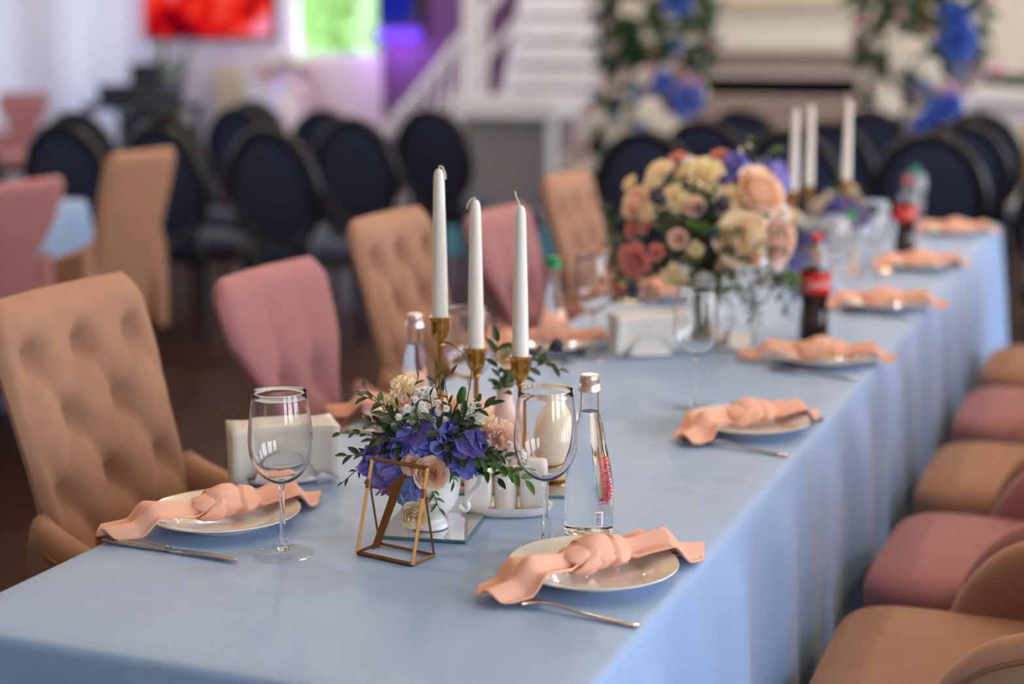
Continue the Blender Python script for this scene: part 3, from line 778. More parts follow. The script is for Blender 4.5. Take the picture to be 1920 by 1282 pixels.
# mirror plates
def mirror(loc, sx_, sy_, rz, lab):
    t = thing('mirror_plate', lab, 'mirror', loc, rz, 'mirror plates under the table decor')
    obj('glass_edge', MB().box(-sx_/2, sx_/2, -sy_/2, sy_/2, 0, .0036), M['mirredge'], t, bevel=.0008)
    obj('mirror_face', MB().box(-sx_/2+.0015, sx_/2-.0015, -sy_/2+.0015, sy_/2-.0015, .0034, .0042), M['mirror'], t, smooth=False)
mirror((-.875, 1.925, T), .122, .122, RAD(-1+45-34), 'small square mirror plate with green edge under the flower mug')
mirror((-.868, 2.172, T), .21, .15, RAD(14), 'mirror plate under the brass candlesticks and pearl egg')
mirror((-.885, 3.40, T), .20, .20, RAD(8), 'mirror plate under the large rose bouquet')
# pearl egg
t = thing('pearl_egg_candle', 'glossy cream pearl egg on the mirror behind the wine glass', 'decoration', (-.795, 2.205, MZ))
obj('body', MB().lathe([(0, .0002), (.018, .0004)]+spl([(.022, .003), (.036, .022), (.041, .048), (.038, .075), (.029, .098), (.016, .113), (.004, .1185)], 4)+[(0, .1188)], 40), M['pearl'], t, ang=70)
obj('collar', MB().lathe([(.019, .0002), (.0255, .0006), (.0260, .004), (.021, .005)], 32), M['brass'], t)

# ------------------------------------------------------------------ table number frame
def bar(b, p, q, w=.0022): b.tube([p, q], w, 4)
t = thing('table_number_frame', 'antique gold wire frame with glass holding a gold number one', 'table number', (-.8735, 1.776, T), RAD(-12))
Wd, Hh, lean, dep = .088, .119, .034, .034
BL, BR, TL_, TR_ = (-Wd/2, 0, .0022), (Wd/2, 0, .0022), (-Wd/2, lean, Hh), (Wd/2, lean, Hh)
def fb(name, p, q, w=.0024):
    d = Vector(q)-Vector(p); obj(name, MB().tube([p, q], w*1.2, 4), M['gold'], t, smooth=False)
fb('front_bar', BL, BR); fb('front_bar', TL_, TR_); fb('front_bar', BL, TL_); fb('front_bar', BR, TR_)
hz = .088; hy = lean*hz/Hh
for s in (-1, 1):
    fb('back_strut', (s*Wd/2, hy+.003, hz), (s*Wd/2, dep+.012, .0022), .0016); fb('base_bar', (s*Wd/2, 0, .0022), (s*Wd/2, dep+.012, .0022), .0018)
    obj('hinge', MB().tube([(s*Wd/2, hy-.001, hz-.006), (s*Wd/2, hy+.001, hz+.006)], .0036, 8), M['gold'], t)
fb('base_bar', (-Wd/2, dep+.012, .0022), (Wd/2, dep+.012, .0022), .0018)
def pan(u, v, off): # point on the leaning panel
    n = Vector((0, -Hh, lean)).normalized(); return tuple(Vector((-Wd/2+Wd*u, lean*v, .0022+(Hh-.0022)*v))+n*off)
for off in (-.0012,):
    obj('glass_pane', MB().add([pan(.02, .02, off), pan(.98, .02, off), pan(.98, .98, off), pan(.02, .98, off), pan(.02, .02, off+.0004), pan(.98, .02, off+.0004), pan(.98, .98, off+.0004), pan(.02, .98, off+.0004)],
        [(0, 3, 2, 1), (4, 5, 6, 7), (0, 1, 5, 4), (1, 2, 6, 5), (2, 3, 7, 6), (3, 0, 4, 7)]), M['pane'], t, smooth=False)
ONE = [(.672, .91), (.391, .096), (.255, .064), (.455, .70), (.275, .625), (.29, .667), (.56, .855)]
n = len(ONE); vs = [pan(u, v, .0016) for u, v in ONE]+[pan(u, v, .0026) for u, v in ONE]
obj('number_one', MB().add(vs, [tuple(range(n)), tuple(range(2*n-1, n-1, -1))]+[(i, (i+1) % n, n+(i+1) % n, n+i) for i in range(n)]), M['gold'], t, smooth=False)

# ------------------------------------------------------------------ paper napkin holders
def napkin_holder():
    t = thing('napkin_holder', 'x', 'napkin holder')
    obj('base', MB().ell((0, 0, .007), (.055, .026, .007), 32, 10, .7), M['porc'], t)
    for s in (-1, 1):
        obj('side_dome', MB().grid(lambda u, v: (lambda a, b: (.046*cos(a), s*(.0185+.010*sin(b)**.8*max(0, sin(a*1.0))**.3), .006+.044*sin(a)*(sin(b)**.3)))(pi*u, pi*max(.001, min(.999, v))), 28, 16), M['porc'], t)
    for k in range(8):
        y = -.0145+.0042*k; sp = (k-3.5)/3.5
        def fn(u, v, sp=sp, y=y):
            x = -.078+.156*u; z = .015+.075*v
            fan = sp*.016*(v**1.5)
            corner = .010*abs(2*u-1)**4*sp
            return (x, y+fan+corner, z-.016*max(0, abs(2*u-1)-.72)*(1-v)*2)
        o = obj('paper_napkin', MB().grid(fn, 14, 8), M['paper'], t, ang=70)
        mm = o.modifiers.new('thick', 'SOLIDIFY'); mm.thickness = .0034; mm.offset = 0
    return t
nh = napkin_holder()
setp(nh, (-1.175, 2.055, T), RAD(38), 'white porcelain napkin holder with fanned paper napkins beside the tan tufted chair', 'paper napkin holders')
copytree(nh, (-.955, 3.195, T), RAD(35), 'white napkin holder with paper napkins in front of the large bouquet', 'paper napkin holders')

# ------------------------------------------------------------------ condiment set on an oval tray
t = thing('condiment_tray', 'oval white porcelain tray under the three white cruets', 'tray', (-.808, 2.03, T), YAW-RAD(4))
obj('dish', MB().lathe([(0, .002), (.052, .002), (.056, .0005), (.060, .003), (.064, .012), (.0645, .0135), (.062, .0135), (.058, .006), (0, .005)], 56, sxy=(1.0, .52)), M['porc'], t)
def tray_pt(x, y): a = YAW-RAD(4); return (-.808+x*cos(a)-y*sin(a), 2.03+x*sin(a)+y*cos(a), T+.0052)
def cruet(x, w, h, lab, lid=True):
    t = thing('cruet', lab, 'cruet', tray_pt(x, 0), YAW-RAD(4), 'white porcelain cruets')
    if lid:
        obj('body', MB().ell((0, 0, h/2), (w, .019, h/2), 36, 18, .42), M['porc'], t, ang=70)
        obj('holes', MB().merge(sum_boxes([(k*.004, 0, h-.0004, .0008, .0008) for k in (-1, 0, 1)])), M['blackprint'], t, smooth=False)
    else:
        obj('body', MB().lathe([(0, .001), (w*.95, .001), (w, .004), (w, h), (w-.002, h+.001), (w-.003, h), (w-.003, .005), (0, .005)], 32, sxy=(1, 1.1)), M['porc'], t)
    return t
cruet(-.039, .0195, .068, 'white porcelain shaker on the left end of the oval tray')
c_ = cruet(-.001, .0165, .058, 'white porcelain pot of toothpicks in the middle of the oval tray', False)
cruet(.038, .0200, .066, 'white porcelain shaker on the right end of the oval tray, behind the wine glass')
rnd = random.Random(5)
pm = MB().tube([(0, 0, 0), (0, 0, .002), (0, 0, .060), (0, 0, .064)], [.0003, .001, .001, .0003], 6).mesh('toothpick', M['pick'])
for k in range(26):
    a = rnd.uniform(0, 6.28); r = rnd.uniform(0, .010); p = tray_pt(-.001, 0)
    o = link('toothpick', pm, None, (p[0]+r*cos(a), p[1]+r*sin(a), p[2]+.0055), (rnd.uniform(-.05, .05), rnd.uniform(-.05, .05), 0))
    tag(o, 'wooden toothpick in the white pot on the oval tray', 'toothpick', 'toothpicks in the porcelain pot')

# ================================================================== flowers
def rose_mesh(seed, n=26, opn=1.0):
    rnd = random.Random(seed); b = MB()
    layers = [(.09, 2, 1.9, .62, -.03), (.19, 3, 1.45, .70, -.03), (.31, 3, 1.40, .72, .00), (.44, 4, 1.10, .69, .05), (.58, 4, 1.08, .62, .12), (.72, 5, .92, .52, .19), (.84, 5, .95, .38, .27)]
    az0 = rnd.uniform(0, 6)
    for li, (rl, cnt, ha, h, fl) in enumerate(layers):
        az0 += 1.1+rnd.uniform(-.3, .3)
        for c in range(cnt):
            az = az0+2*pi*c/cnt+rnd.uniform(-.1, .1); hh = h+rnd.uniform(-.04, .04); z0 = -.25 if li > 1 else 0.0; f2 = fl*opn+rnd.uniform(-.02, .03); sp = rnd.uniform(.02, .06)
            def fn(u, v):
                t = 2*u-1
                prof = min(1, v*2.0+.3)*(1 if v < .62 else sqrt(max(.04, 1-((v-.62)/.40)**2*.80)))
                a = az+t*ha*prof
                r = rl*(.30+.70*sin(min(1, v*1.5)*pi/2))+f2*max(0, v-.45)*1.7+sp*t
                z = z0+(hh-z0)*v-max(0, f2)*max(0, v-.72)*1.6
                return (r*cos(a), r*sin(a), z)
            b.grid(fn, 8, 6)
    b.ell((0, 0, -.28), (.30, .30, .26), 10, 6)
    return b
def ruffle_mesh(seed, n=22, rf=.10):
    rnd = random.Random(seed); b = MB()
    for i in range(n):
        f = (i+.5)/n; az = i*2.39996; tilt = RAD(8+72*f**.9); L = .85+.15*f; w = .42; ph = rnd.uniform(0, 6.28)
        def fn(u, v):
            t = 2*u-1; s = v
            wd = w*(.15+.85*s**.8)
            rr = L*s; y = wd*t; lift = rf*s*s*sin(t*6+ph)+.05*s*sin(3*t+ph)
            r = .05+rr*sin(tilt)+lift*cos(tilt); z = rr*cos(tilt)*.9-lift*sin(tilt)
            return (r*cos(az)-y*sin(az), r*sin(az)+y*cos(az), z)
        b.grid(fn, 7, 4)
    b.ell((0, 0, -.05), (.18, .18, .25), 10, 6)
    return b
def floret_mesh(seed):
    rnd = random.Random(seed); b = MB()
    for k in range(4):
        az = k*pi/2+rnd.uniform(-.12, .12); cup = rnd.uniform(-.05, .28)
        def fn(u, v):
            t = 2*u-1; s = v; w = .52*sin(pi*min(1, .10+.80*s**.85))**.8
            r = .04+.95*s; y = w*t; z = cup*s*s+.10*t*t*s-.05*sin(3*s)
            return (r*cos(az)-y*sin(az), r*sin(az)+y*cos(az), z)
        b.grid(fn, 4, 4)
    b.ell((0, 0, .05), (.08, .08, .07), 6, 4)
    return b
def leaf_mesh(w=.30, curl=.12, fold=.10):
    def fn(u, v):
        t = 2*u-1; s = v
        ww = w*1.9*max(.0, s+.01)**.65*max(0, 1-s)**.85
        return (s, ww*t, -curl*s*s+fold*abs(t)*sin(pi*s)*.8)
    return MB().grid(fn, 4, 8)
def spike_ball(seed, n=70):
    rnd = random.Random(seed); b = MB().ell((0, 0, 0), (.62, .62, .7), 12, 8)
    for i in range(n):
        z = 1-2*(i+.5)/n; a = i*2.39996; r = sqrt(1-z*z); d = Vector((r*cos(a), r*sin(a), z))
        b.tube([d*.5, d*rnd.uniform(.9, 1.1)], [.07, .015], 4)
    return b
def bud_mesh():
    return MB().lathe(spl([(.02, -1.0), (.30, -.85), (.46, -.4), (.44, .1), (.34, .5), (.26, .72)], 3)+[(.12, .80), (0, .75)], 14)
FM = {}
def fmesh(kind, m, seed=1):
    k = (kind, m, seed)
    if k not in FM:
        b = {'rose': lambda: rose_mesh(seed), 'ruffle': lambda: ruffle_mesh(seed), 'wide': lambda: ruffle_mesh(seed, 14, .16), 'floret': lambda: floret_mesh(seed), 'leaf': lambda: leaf_mesh(),
             'slim': lambda: leaf_mesh(.20, .2), 'round': lambda: leaf_mesh(.42, .1), 'thistle': lambda: spike_ball(seed), 'bud': bud_mesh, 'button': lambda: rose_mesh(seed, 30, .3)}[kind]()
        FM[k] = b.mesh(kind, M[m], True, 80)
    return FM[k]
def aim(d, roll=0):
    q = Vector(d).normalized().to_track_quat('Z', 'Y'); return (q.to_matrix() @ Matrix.Rotation(roll, 3, 'Z')).to_euler()
def flower(par, kind, m, loc, r, d, seed=1, name=None):
    nm = name or {'rose': 'rose', 'ruffle': 'carnation', 'wide': 'lisianthus', 'thistle': 'thistle', 'bud': 'flower_bud', 'button': 'ranunculus'}[kind]
    return link(nm, fmesh(kind, m, seed), par, loc, aim(d, random.uniform(0, 6)), r)
def hydrangea(par, c, rad, nfl, m, fr, hemi=(0, -1, .4), cut=-.25, seed=0):
    rnd = random.Random(seed); c = Vector(c)
    core = obj('hydrangea_head', MB().ell((0, 0, 0), (rad[0]*.8, rad[1]*.8, rad[2]*.8), 16, 10), M[m], par, loc=tuple(c))
    hd = Vector(hemi).normalized()
    N = int(nfl*1.7)
    for i in range(N):
        z = 1-2*(i+.5)/N; a = i*2.39996; r = sqrt(1-z*z); d = Vector((r*cos(a), r*sin(a), z))
        if d.dot(hd) < cut: continue
        p = Vector((d.x*rad[0], d.y*rad[1], d.z*rad[2]))*rnd.uniform(.88, 1.08)
        nd = d+Vector((rnd.uniform(-.35, .35), rnd.uniform(-.35, .35), rnd.uniform(-.3, .35)))
        link('floret', fmesh('floret', m if i % 5 else ('hyd2' if m == 'hyd' else 'hyd'), 1+i % 4), core, p, aim(nd, rnd.uniform(0, 6)), fr*rnd.uniform(.8, 1.2))
def sprig(par, path, leaf, m, ls, n, seed=0, name='leafy_sprig', stemr=.0011, tip=True, spread=.75, droop=0):
    rnd = random.Random(seed); P = [Vector(p) for p in path]
    # smooth path
    pts = []
    for i in range(len(P)-1):
        a, b, c, d = P[max(i-1, 0)], P[i], P[i+1], P[min(i+2, len(P)-1)]
        for j in range(6):
            q = j/6; pts.append(.5*((2*b)+(c-a)*q+(2*a-5*b+4*c-d)*q*q+(3*b-a-3*c+d)*q**3))
    pts.append(P[-1]); L = len(pts)
    st = obj(name, MB().tube(pts, [stemr*(1-.5*i/L) for i in range(L)], 5), M['stem'], par)
    for k in range(n):
        q = .18+.82*(k+.5)/n if not (tip and k == n-1) else 1.0
        i = min(L-1, int(q*(L-1))); tg = (pts[min(i+1, L-1)]-pts[max(i-1, 0)]).normalized()
        side = tg.cross(Vector((0, -.5, 1))).normalized()*(1 if k % 2 else -1)
        d = tg*(.65 if q < 1 else 1.6)+side*spread+Vector((rnd.uniform(-.25, .25), rnd.uniform(-.35, .2), rnd.uniform(-.3, .3)-droop))
        e = d.normalized(); X = e; Z = Vector((rnd.uniform(-.4, .4), -.55, .8)); Z = (Z-X*Z.dot(X)).normalized(); Y = Z.cross(X)
        R = Matrix((X, Y, Z)).transposed()
        link('leaf', fmesh(leaf, m), st, pts[i], R.to_euler(), ls*rnd.uniform(.75, 1.15)*(1-.25*q))
    return st
def babys_breath(par, c, r, n, seed, stems_from):
    rnd = random.Random(seed); b = MB(); pts = []
    for k in range(n):
        p = Vector(c)+Vector((rnd.gauss(0, 1)*r[0], rnd.gauss(0, 1)*r[1], rnd.gauss(0, 1)*r[2])); pts.append(p)
        s = Vector(stems_from); mid = s.lerp(p, .6)+Vector((rnd.uniform(-.006, .006), rnd.uniform(-.006, .006), 0))
        b.tube([s, mid, p], .0004, 4)
    st = obj('babys_breath', b, M['stem'], par)
    for p in pts: link('blossom', fmesh('ruffle', 'white', 9), st, p, aim((rnd.uniform(-.5, .5), rnd.uniform(-1, -.2), rnd.uniform(.1, 1))), rnd.uniform(.0042, .0062))
    return st

# ------------------------------------------------------------------ white mug of flowers (local x right, -y towards the guests' end, z up)
def mug_root():
    t = thing('flower_mug', 'white footed mug with scroll handle', 'mug', (-.873, 1.915, MZ), YAW)
    outer = spl([(.024, .0003), (.0255, .003), (.0225, .009), (.0195, .014), (.026, .021), (.0345, .032), (.0395, .048), (.0415, .066), (.0430, .082), (.0452, .0865)], 3)
    inner = spl([(.0435, .0868), (.0405, .080), (.0385, .060), (.034, .040), (.022, .026)], 3)
    obj('body', MB().lathe([(0, .002), (.020, .0012)]+outer+inner+[(0, .024)], 48), M['mug'], t, ang=60)
    hp = [(.038, 0, .030), (.046, .0, .024), (.051, 0, .028), (.049, 0, .036), (.055, 0, .046), (.066, 0, .058), (.068, 0, .070), (.062, 0, .080), (.053, 0, .082), (.046, 0, .076), (.046, 0, .070), (.051, 0, .069)]
    pp = []
    for i in range(len(hp)-1):
        a, b, c, d = [Vector(hp[max(0, min(len(hp)-1, i+k))]) for k in (-1, 0, 1, 2)]
        for j in range(4):
            q = j/4; pp.append(.5*((2*b)+(c-a)*q+(2*a-5*b+4*c-d)*q*q+(3*b-a-3*c+d)*q**3))
    pp.append(Vector(hp[-1]))
    hm = MB().tube(pp, [.0046]*len(pp), 12)
    hm.v = [(x, y*1.5, z) for x, y, z in hm.v]
    obj('handle', hm, M['mug'], t, ang=80)
    return t
mug = mug_root(); mug['label'] = 'white footed mug with scroll handle holding blue and peach flowers beside the number frame'; mug['group'] = 'mugs of flowers'
def posy():
    t = thing('flower_posy', 'x', 'flowers', (-.873, 1.915, MZ), YAW)
    obj('moss_ball', MB().ell((0, 0, .098), (.036, .036, .026), 16, 10), M['leaf'], t)
    hydrangea(t, (-.008, -.006, .120), (.050, .036, .032), 40, 'hyd', .0215, (0, -.8, .7), -.15, 1)
    hydrangea(t, (-.050, -.010, .090), (.030, .028, .032), 24, 'hyd2', .0205, (-.3, -1, .2), -.2, 2)
    hydrangea(t, (.040, -.012, .108), (.030, .026, .030), 24, 'hyd', .0215, (.4, -1, .3), -.2, 3)
    hydrangea(t, (-.022, -.030, .060), (.016, .010, .016), 9, 'hydpale', .0180, (-.3, -1, 0), 0, 4)
    # roses
    flower(t, 'rose', 'peach', (.004, -.046, .086), .0215, (.10, -1, .35), 1)
    flower(t, 'rose', 'peach', (-.021, -.044, .097), .0135, (-.15, -1, .4), 2)
    flower(t, 'rose', 'cream', (-.017, -.047, .032), .0185, (-.1, -1, -.15), 3)
    flower(t, 'bud', 'peach', (.004, -.046, .045), .008, (.2, -.3, -1))
    # creams and whites
    flower(t, 'wide', 'cream', (-.033, .004, .186), .021, (-.1, -.7, .8), 4)
    flower(t, 'wide', 'cream', (-.046, -.004, .168), .017, (-.6, -.7, .4), 5)
    flower(t, 'ruffle', 'white', (-.004, .004, .178), .015, (.1, -.5, .9), 6, 'white_rose')
    flower(t, 'wide', 'white', (.054, .0, .154), .022, (.4, -.8, .5), 7)
    flower(t, 'wide', 'cream', (.071, .012, .136), .022, (.7, -.6, .4), 8)
    flower(t, 'ruffle', 'blush', (.092, .006, .120), .027, (.7, -.8, .3), 9)
    flower(t, 'wide', 'blush', (-.062, .0, .146), .014, (-.6, -.8, .4), 10)
    # green buds on stems
    for (p, r) in (((.044, -.010, .184), .0135), ((.026, -.014, .163), .0118), ((.067, .0, .178), .0066)):
        obj('bud_stem', MB().tube([(.02, 0, .12), Vector(p)*.55+Vector((.01, -.006, .062)), p], .0016, 6), M['stem'], t)
        flower(t, 'bud', 'leaf3', p, r, (.25, -.1, 1), 1, 'green_bud')
    for (p, q, e) in (((.03, 0, .15), (.022, -.012, .20), (.030, -.012, .212)), ((.05, 0, .17), (.056, -.005, .22), (.034, -.004, .248))):
        sprig(t, [p, q, e], 'slim', 'leaf', .022, 1, 3, 'curled_blade', .0009)
    babys_breath(t, (-.012, -.026, .160), (.018, .006, .013), 34, 1, (-.010, 0, .11))
    babys_breath(t, (.098, -.014, .096), (.012, .006, .010), 22, 2, (.05, 0, .10))
    babys_breath(t, (-.058, -.012, .150), (.007, .005, .008), 10, 3, (-.03, 0, .11))
    # leafy sprigs
    S = [([(-.03, 0, .10), (-.075, -.01, .128), (-.117, -.012, .132)], 'round', 'leaf', .017, 9), ([(-.04, 0, .09), (-.085, -.014, .088), (-.114, -.016, .066)], 'slim', 'leaf', .018, 8),
         ([(-.02, .01, .12), (-.062, .008, .165), (-.086, .012, .188)], 'leaf', 'leaf2', .022, 6), ([(-.03, 0, .12), (-.060, -.012, .142), (-.088, -.014, .150)], 'leaf', 'leaf', .026, 7),
         ([(-.02, -.01, .13), (-.048, -.016, .155), (-.060, -.016, .176)], 'slim', 'leaf3', .018, 8), ([(-.02, 0, .13), (-.030, -.02, .150), (-.040, -.02, .170)], 'slim', 'leaf', .022, 6),
         ([(.03, 0, .10), (.075, -.022, .102), (.104, -.030, .086), (.128, -.034, .074)], 'leaf', 'leaf3', .028, 12), ([(.03, -.01, .10), (.066, -.026, .108), (.100, -.026, .104)], 'leaf', 'leaf', .026, 9),
         ([(.03, 0, .10), (.064, -.024, .090), (.092, -.034, .076)], 'leaf', 'leaf', .024, 8), ([(.02, -.01, .13), (.036, -.026, .14), (.046, -.028, .158)], 'leaf', 'leaf', .030, 7),
         ([(.01, -.02, .12), (.022, -.038, .122), (.034, -.044, .108)], 'leaf', 'leaf', .026, 5), ([(.02, -.02, .09), (.030, -.046, .088), (.034, -.048, .076)], 'slim', 'leaf3', .018, 6),
         ([(.0, -.03, .07), (.008, -.046, .056), (.014, -.048, .040)], 'slim', 'leaf3', .018, 5), ([(.01, 0, .14), (.006, -.012, .160), (.002, -.012, .182)], 'slim', 'leaf', .016, 6),
         ([(-.02, 0, .11), (-.030, -.034, .122), (-.048, -.040, .116)], 'leaf', 'leaf', .028, 4),
         ([(-.03, -.02, .12), (-.052, -.036, .132), (-.074, -.034, .128)], 'leaf', 'leaf', .030, 6), ([(-.02, -.02, .13), (-.036, -.034, .148), (-.056, -.032, .162)], 'leaf', 'leaf', .028, 7),
         ([(.0, -.02, .13), (-.010, -.034, .144), (-.016, -.034, .164)], 'slim', 'leaf3', .026, 6), ([(.01, -.02, .12), (.016, -.042, .134), (.010, -.044, .154)], 'leaf', 'leaf', .028, 5),
         ([(.02, -.02, .12), (.034, -.040, .130), (.050, -.040, .144)], 'leaf', 'leaf', .032, 6), ([(.03, 0, .14), (.062, -.010, .160), (.082, -.010, .170)], 'leaf', 'leaf', .026, 6),
         ([(-.02, .01, .14), (-.022, .0, .18), (-.014, .0, .204)], 'slim', 'leaf2', .020, 7), ([(-.03, .01, .14), (-.070, .0, .172), (-.100, .004, .182)], 'leaf', 'leaf', .022, 7),
         ([(.02, 0, .14), (.028, -.016, .168), (.020, -.018, .190)], 'slim', 'leaf', .022, 6), ([(-.04, 0, .09), (-.080, -.02, .104), (-.108, -.022, .104)], 'leaf', 'leaf', .024, 8),
         ([(.03, -.02, .10), (.058, -.040, .108), (.078, -.042, .098)], 'leaf', 'leaf3', .028, 7), ([(.02, 0, .16), (.010, -.006, .192), (.012, -.006, .214)], 'slim', 'leaf2', .018, 5)]
    for i, (p, lf, m_, ls, n) in enumerate(S): sprig(t, p, lf, m_, ls, n, 20+i)
    return t
pz = posy(); pz['label'] = 'posy of blue hydrangea, peach roses and greenery in the mug beside the number frame'; pz['group'] = 'posies in white mugs'
for (x, y, a, w) in ((-.86, 4.27, 1.2, 'beyond the large bouquet'), (-.90, 5.10, 2.6, 'beside the far taper candles')):
    copytree(mug, (x, y, T), a, 'white footed mug of flowers '+w, 'mugs of flowers')
    copytree(pz, (x, y, T), a, 'posy of mixed flowers in a mug '+w, 'posies in white mugs')

# ------------------------------------------------------------------ pink bud vase with greenery
t = thing('bud_vase', 'pale pink bud vase behind the flower mug', 'vase', (-.885, 2.215, MZ), YAW)
obj('body', MB().lathe([(0, .001), (.028, .0004)]+spl([(.033, .003), (.040, .02), (.036, .045), (.024, .075), (.014, .105), (.0125, .125), (.0145, .132)], 4)+[(.012, .131), (.011, .11), (0, .09)], 36), M['pinkvase'], t, ang=70)
t = thing('bud_vase_flowers', 'green sprigs with a cream rose and dark thistle in the pink bud vase', 'flowers', (-.885, 2.215, MZ), YAW)
obj('stems', MB().tube([(0, 0, .095), (.002, 0, .125), (.004, -.004, .16)], .006, 8), M['stem'], t)
flower(t, 'rose', 'cream', (.006, -.006, .175), .017, (.1, -.8, .5), 2)
flower(t, 'thistle', 'thistle', (.078, .01, .192), .013, (.5, -.2, 1))
for i, (p, lf, m_, ls, n) in enumerate([([(0, 0, .12), (-.012, -.004, .17), (-.010, -.004, .20)], 'leaf', 'leaf', .034, 7), ([(0, 0, .12), (.016, -.01, .16), (.022, -.012, .195)], 'round', 'leaf3', .034, 4),
        ([(0, 0, .12), (.03, 0, .15), (.06, .005, .165), (.082, .01, .155)], 'leaf', 'leaf', .030, 9), ([(0, 0, .12), (.04, .01, .17), (.074, .01, .185)], 'slim', 'leaf', .030, 8), ([(0, 0, .12), (-.005, -.012, .13), (-.008, -.016, .15)], 'leaf', 'leaf', .026, 5)]):
    sprig(t, p, lf, m_, ls, n, 50+i)

# ------------------------------------------------------------------ large rose bouquet
BQ = (-.885, 3.385, MZ)
t = thing('bouquet_vase', 'low round clear vase hidden under the large rose bouquet', 'vase', BQ, YAW)
obj('bowl', MB().lathe([(0, .001), (.05, .0005)]+spl([(.055, .004), (.066, .03), (.062, .07), (.048, .10), (.046, .115)], 3)+[(.043, .115), (.045, .10), (.058, .07), (.061, .03), (.05, .008), (0, .008)], 40), M['glass'], t, ang=60)
t = thing('rose_bouquet', 'large round bouquet of peach and cream roses with blue hydrangea', 'flowers', BQ, YAW)
S_ = 1/868.0
def bp(px, py, dep=0): return ((px-1326)*S_, dep, (640-py)*S_/.965-.02+.03)
obj('foliage_core', MB().ell((0, .02, .225), (.09, .08, .075), 20, 12), M['leaf'], t)
obj('stems', MB().tube([(0, 0, .01), (0, 0, .15)], [.02, .04], 10), M['stem'], t)
FL = [('rose', 'cream', 1368, 450, 44, -.125), ('rose', 'cream', 1362, 395, 34, -.10), ('rose', 'peach', 1409, 373, 44, -.08), ('rose', 'blush', 1440, 458, 42, -.08), ('wide', 'yellow', 1312, 349, 38, -.07),
      ('wide', 'cream', 1237, 346, 28, -.04), ('rose', 'peach', 1193, 395, 28, -.06), ('wide', 'yellow', 1258, 384, 26, -.10), ('rose', 'coral', 1350, 318, 20, -.02), ('wide', 'coral', 1270, 325, 20, -.0),
      ('ruffle', 'coral', 1190, 488, 34, -.10), ('ruffle', 'coral', 1225, 474, 16, -.12), ('rose', 'blush', 1218, 543, 17, -.11), ('rose', 'coral', 1160, 545, 13, -.08), ('button', 'white', 1309, 522, 21, -.135),
      ('button', 'blush', 1343, 497, 17, -.13), ('wide', 'yellow', 1256, 512, 24, -.125), ('button', 'peach', 1396, 484, 15, -.14), ('wide', 'cream', 1212, 410, 20, -.09), ('rose', 'blush', 1290, 395, 18, -.12),
      ('wide', 'yellow', 1185, 365, 18, -.02), ('rose', 'cream', 1330, 345, 20, -.03), ('wide', 'white', 1440, 500, 26, -.05), ('ruffle', 'coral', 1205, 430, 15, -.09), ('rose', 'cream', 1235, 300+90, 14, -.10),
      ('wide', 'coral', 1185, 440, 16, -.06), ('rose', 'cream', 1398, 425, 20, -.12), ('wide', 'white', 1452, 415, 22, -.06), ('wide', 'cream', 1222, 362, 20, -.06), ('rose', 'blush', 1262, 450, 17, -.13), ('wide', 'yellow', 1292, 468, 16, -.13), ('wide', 'white', 1290, 330, 18, -.02), ('rose', 'peach', 1420, 530, 12, -.06), ('rose', 'cream', 1280, 345, 16, -.05)]
for i, (k, m_, px, py, r, dp) in enumerate(FL):
    p = bp(px, py, dp); d = (p[0], p[1]*1.2-.05, (p[2]-.21)*1.0)
    flower(t, k, m_, p, r*S_*1.05, d, 1+i % 5)
hydrangea(t, bp(1366, 350, -.04), (.040, .035, .045), 26, 'hyd2', .020, (0, -1, .5), -.3, 11)
hydrangea(t, bp(1436, 360, -.01), (.040, .04, .045), 26, 'hyd', .020, (.5, -1, .4), -.3, 12)
for px, py, dp in ((1226, 381, -.12), (1325, 440, -.14), (1338, 390, -.13), (1183, 538, -.12), (1300, 400, -.12), (1318, 460, -.13)): flower(t, 'thistle', 'thistle', bp(px, py, dp), .021, (0, -1, .5))
rnd = random.Random(77)
for i in range(90):                                     # leafy filler all round
    a = rnd.uniform(0, 2*pi); el = rnd.uniform(-.45, 1.1); d = Vector((cos(a)*cos(el), sin(a)*cos(el), sin(el)))
    c = Vector((0, .01, .20)); p0 = c+d*.06; p1 = c+Vector((d.x*.17, d.y*.15, d.z*.15)); p2 = c+Vector((d.x*.205, d.y*.18, d.z*.165-.01))
    sprig(t, [p0, p1, p2], ('leaf', 'round', 'slim')[i % 3], ('leaf', 'leaf2', 'leaf', 'leaf3')[i % 4], .034, 7, 100+i)
for i, pp in enumerate([[(1390, 520), (1410, 560), (1415, 600)], [(1440, 500), (1460, 560), (1470, 590)], [(1440, 470), (1480, 480), (1510, 470)], [(1160, 450), (1140, 430), (1135, 400)], [(1380, 530), (1400, 570), (1412, 612)],
                        [(1400, 340), (1405, 300), (1400, 285)], [(1420, 330), (1440, 310), (1452, 300)], [(1180, 540), (1165, 560), (1150, 565)], [(1440, 520), (1500, 545), (1490, 560)]]):
    sprig(t, [bp(x, y, -.08 if i < 3 else -.03) for x, y in pp], 'leaf', 'leaf' if i % 2 else 'leaf2', .026, 9, 300+i)
for px, py in ((1400, 297), (1417, 322), (1440, 330), (1385, 305)): flower(t, 'bud', 'yellow', bp(px, py, 0), .009, (0, 0, 1))

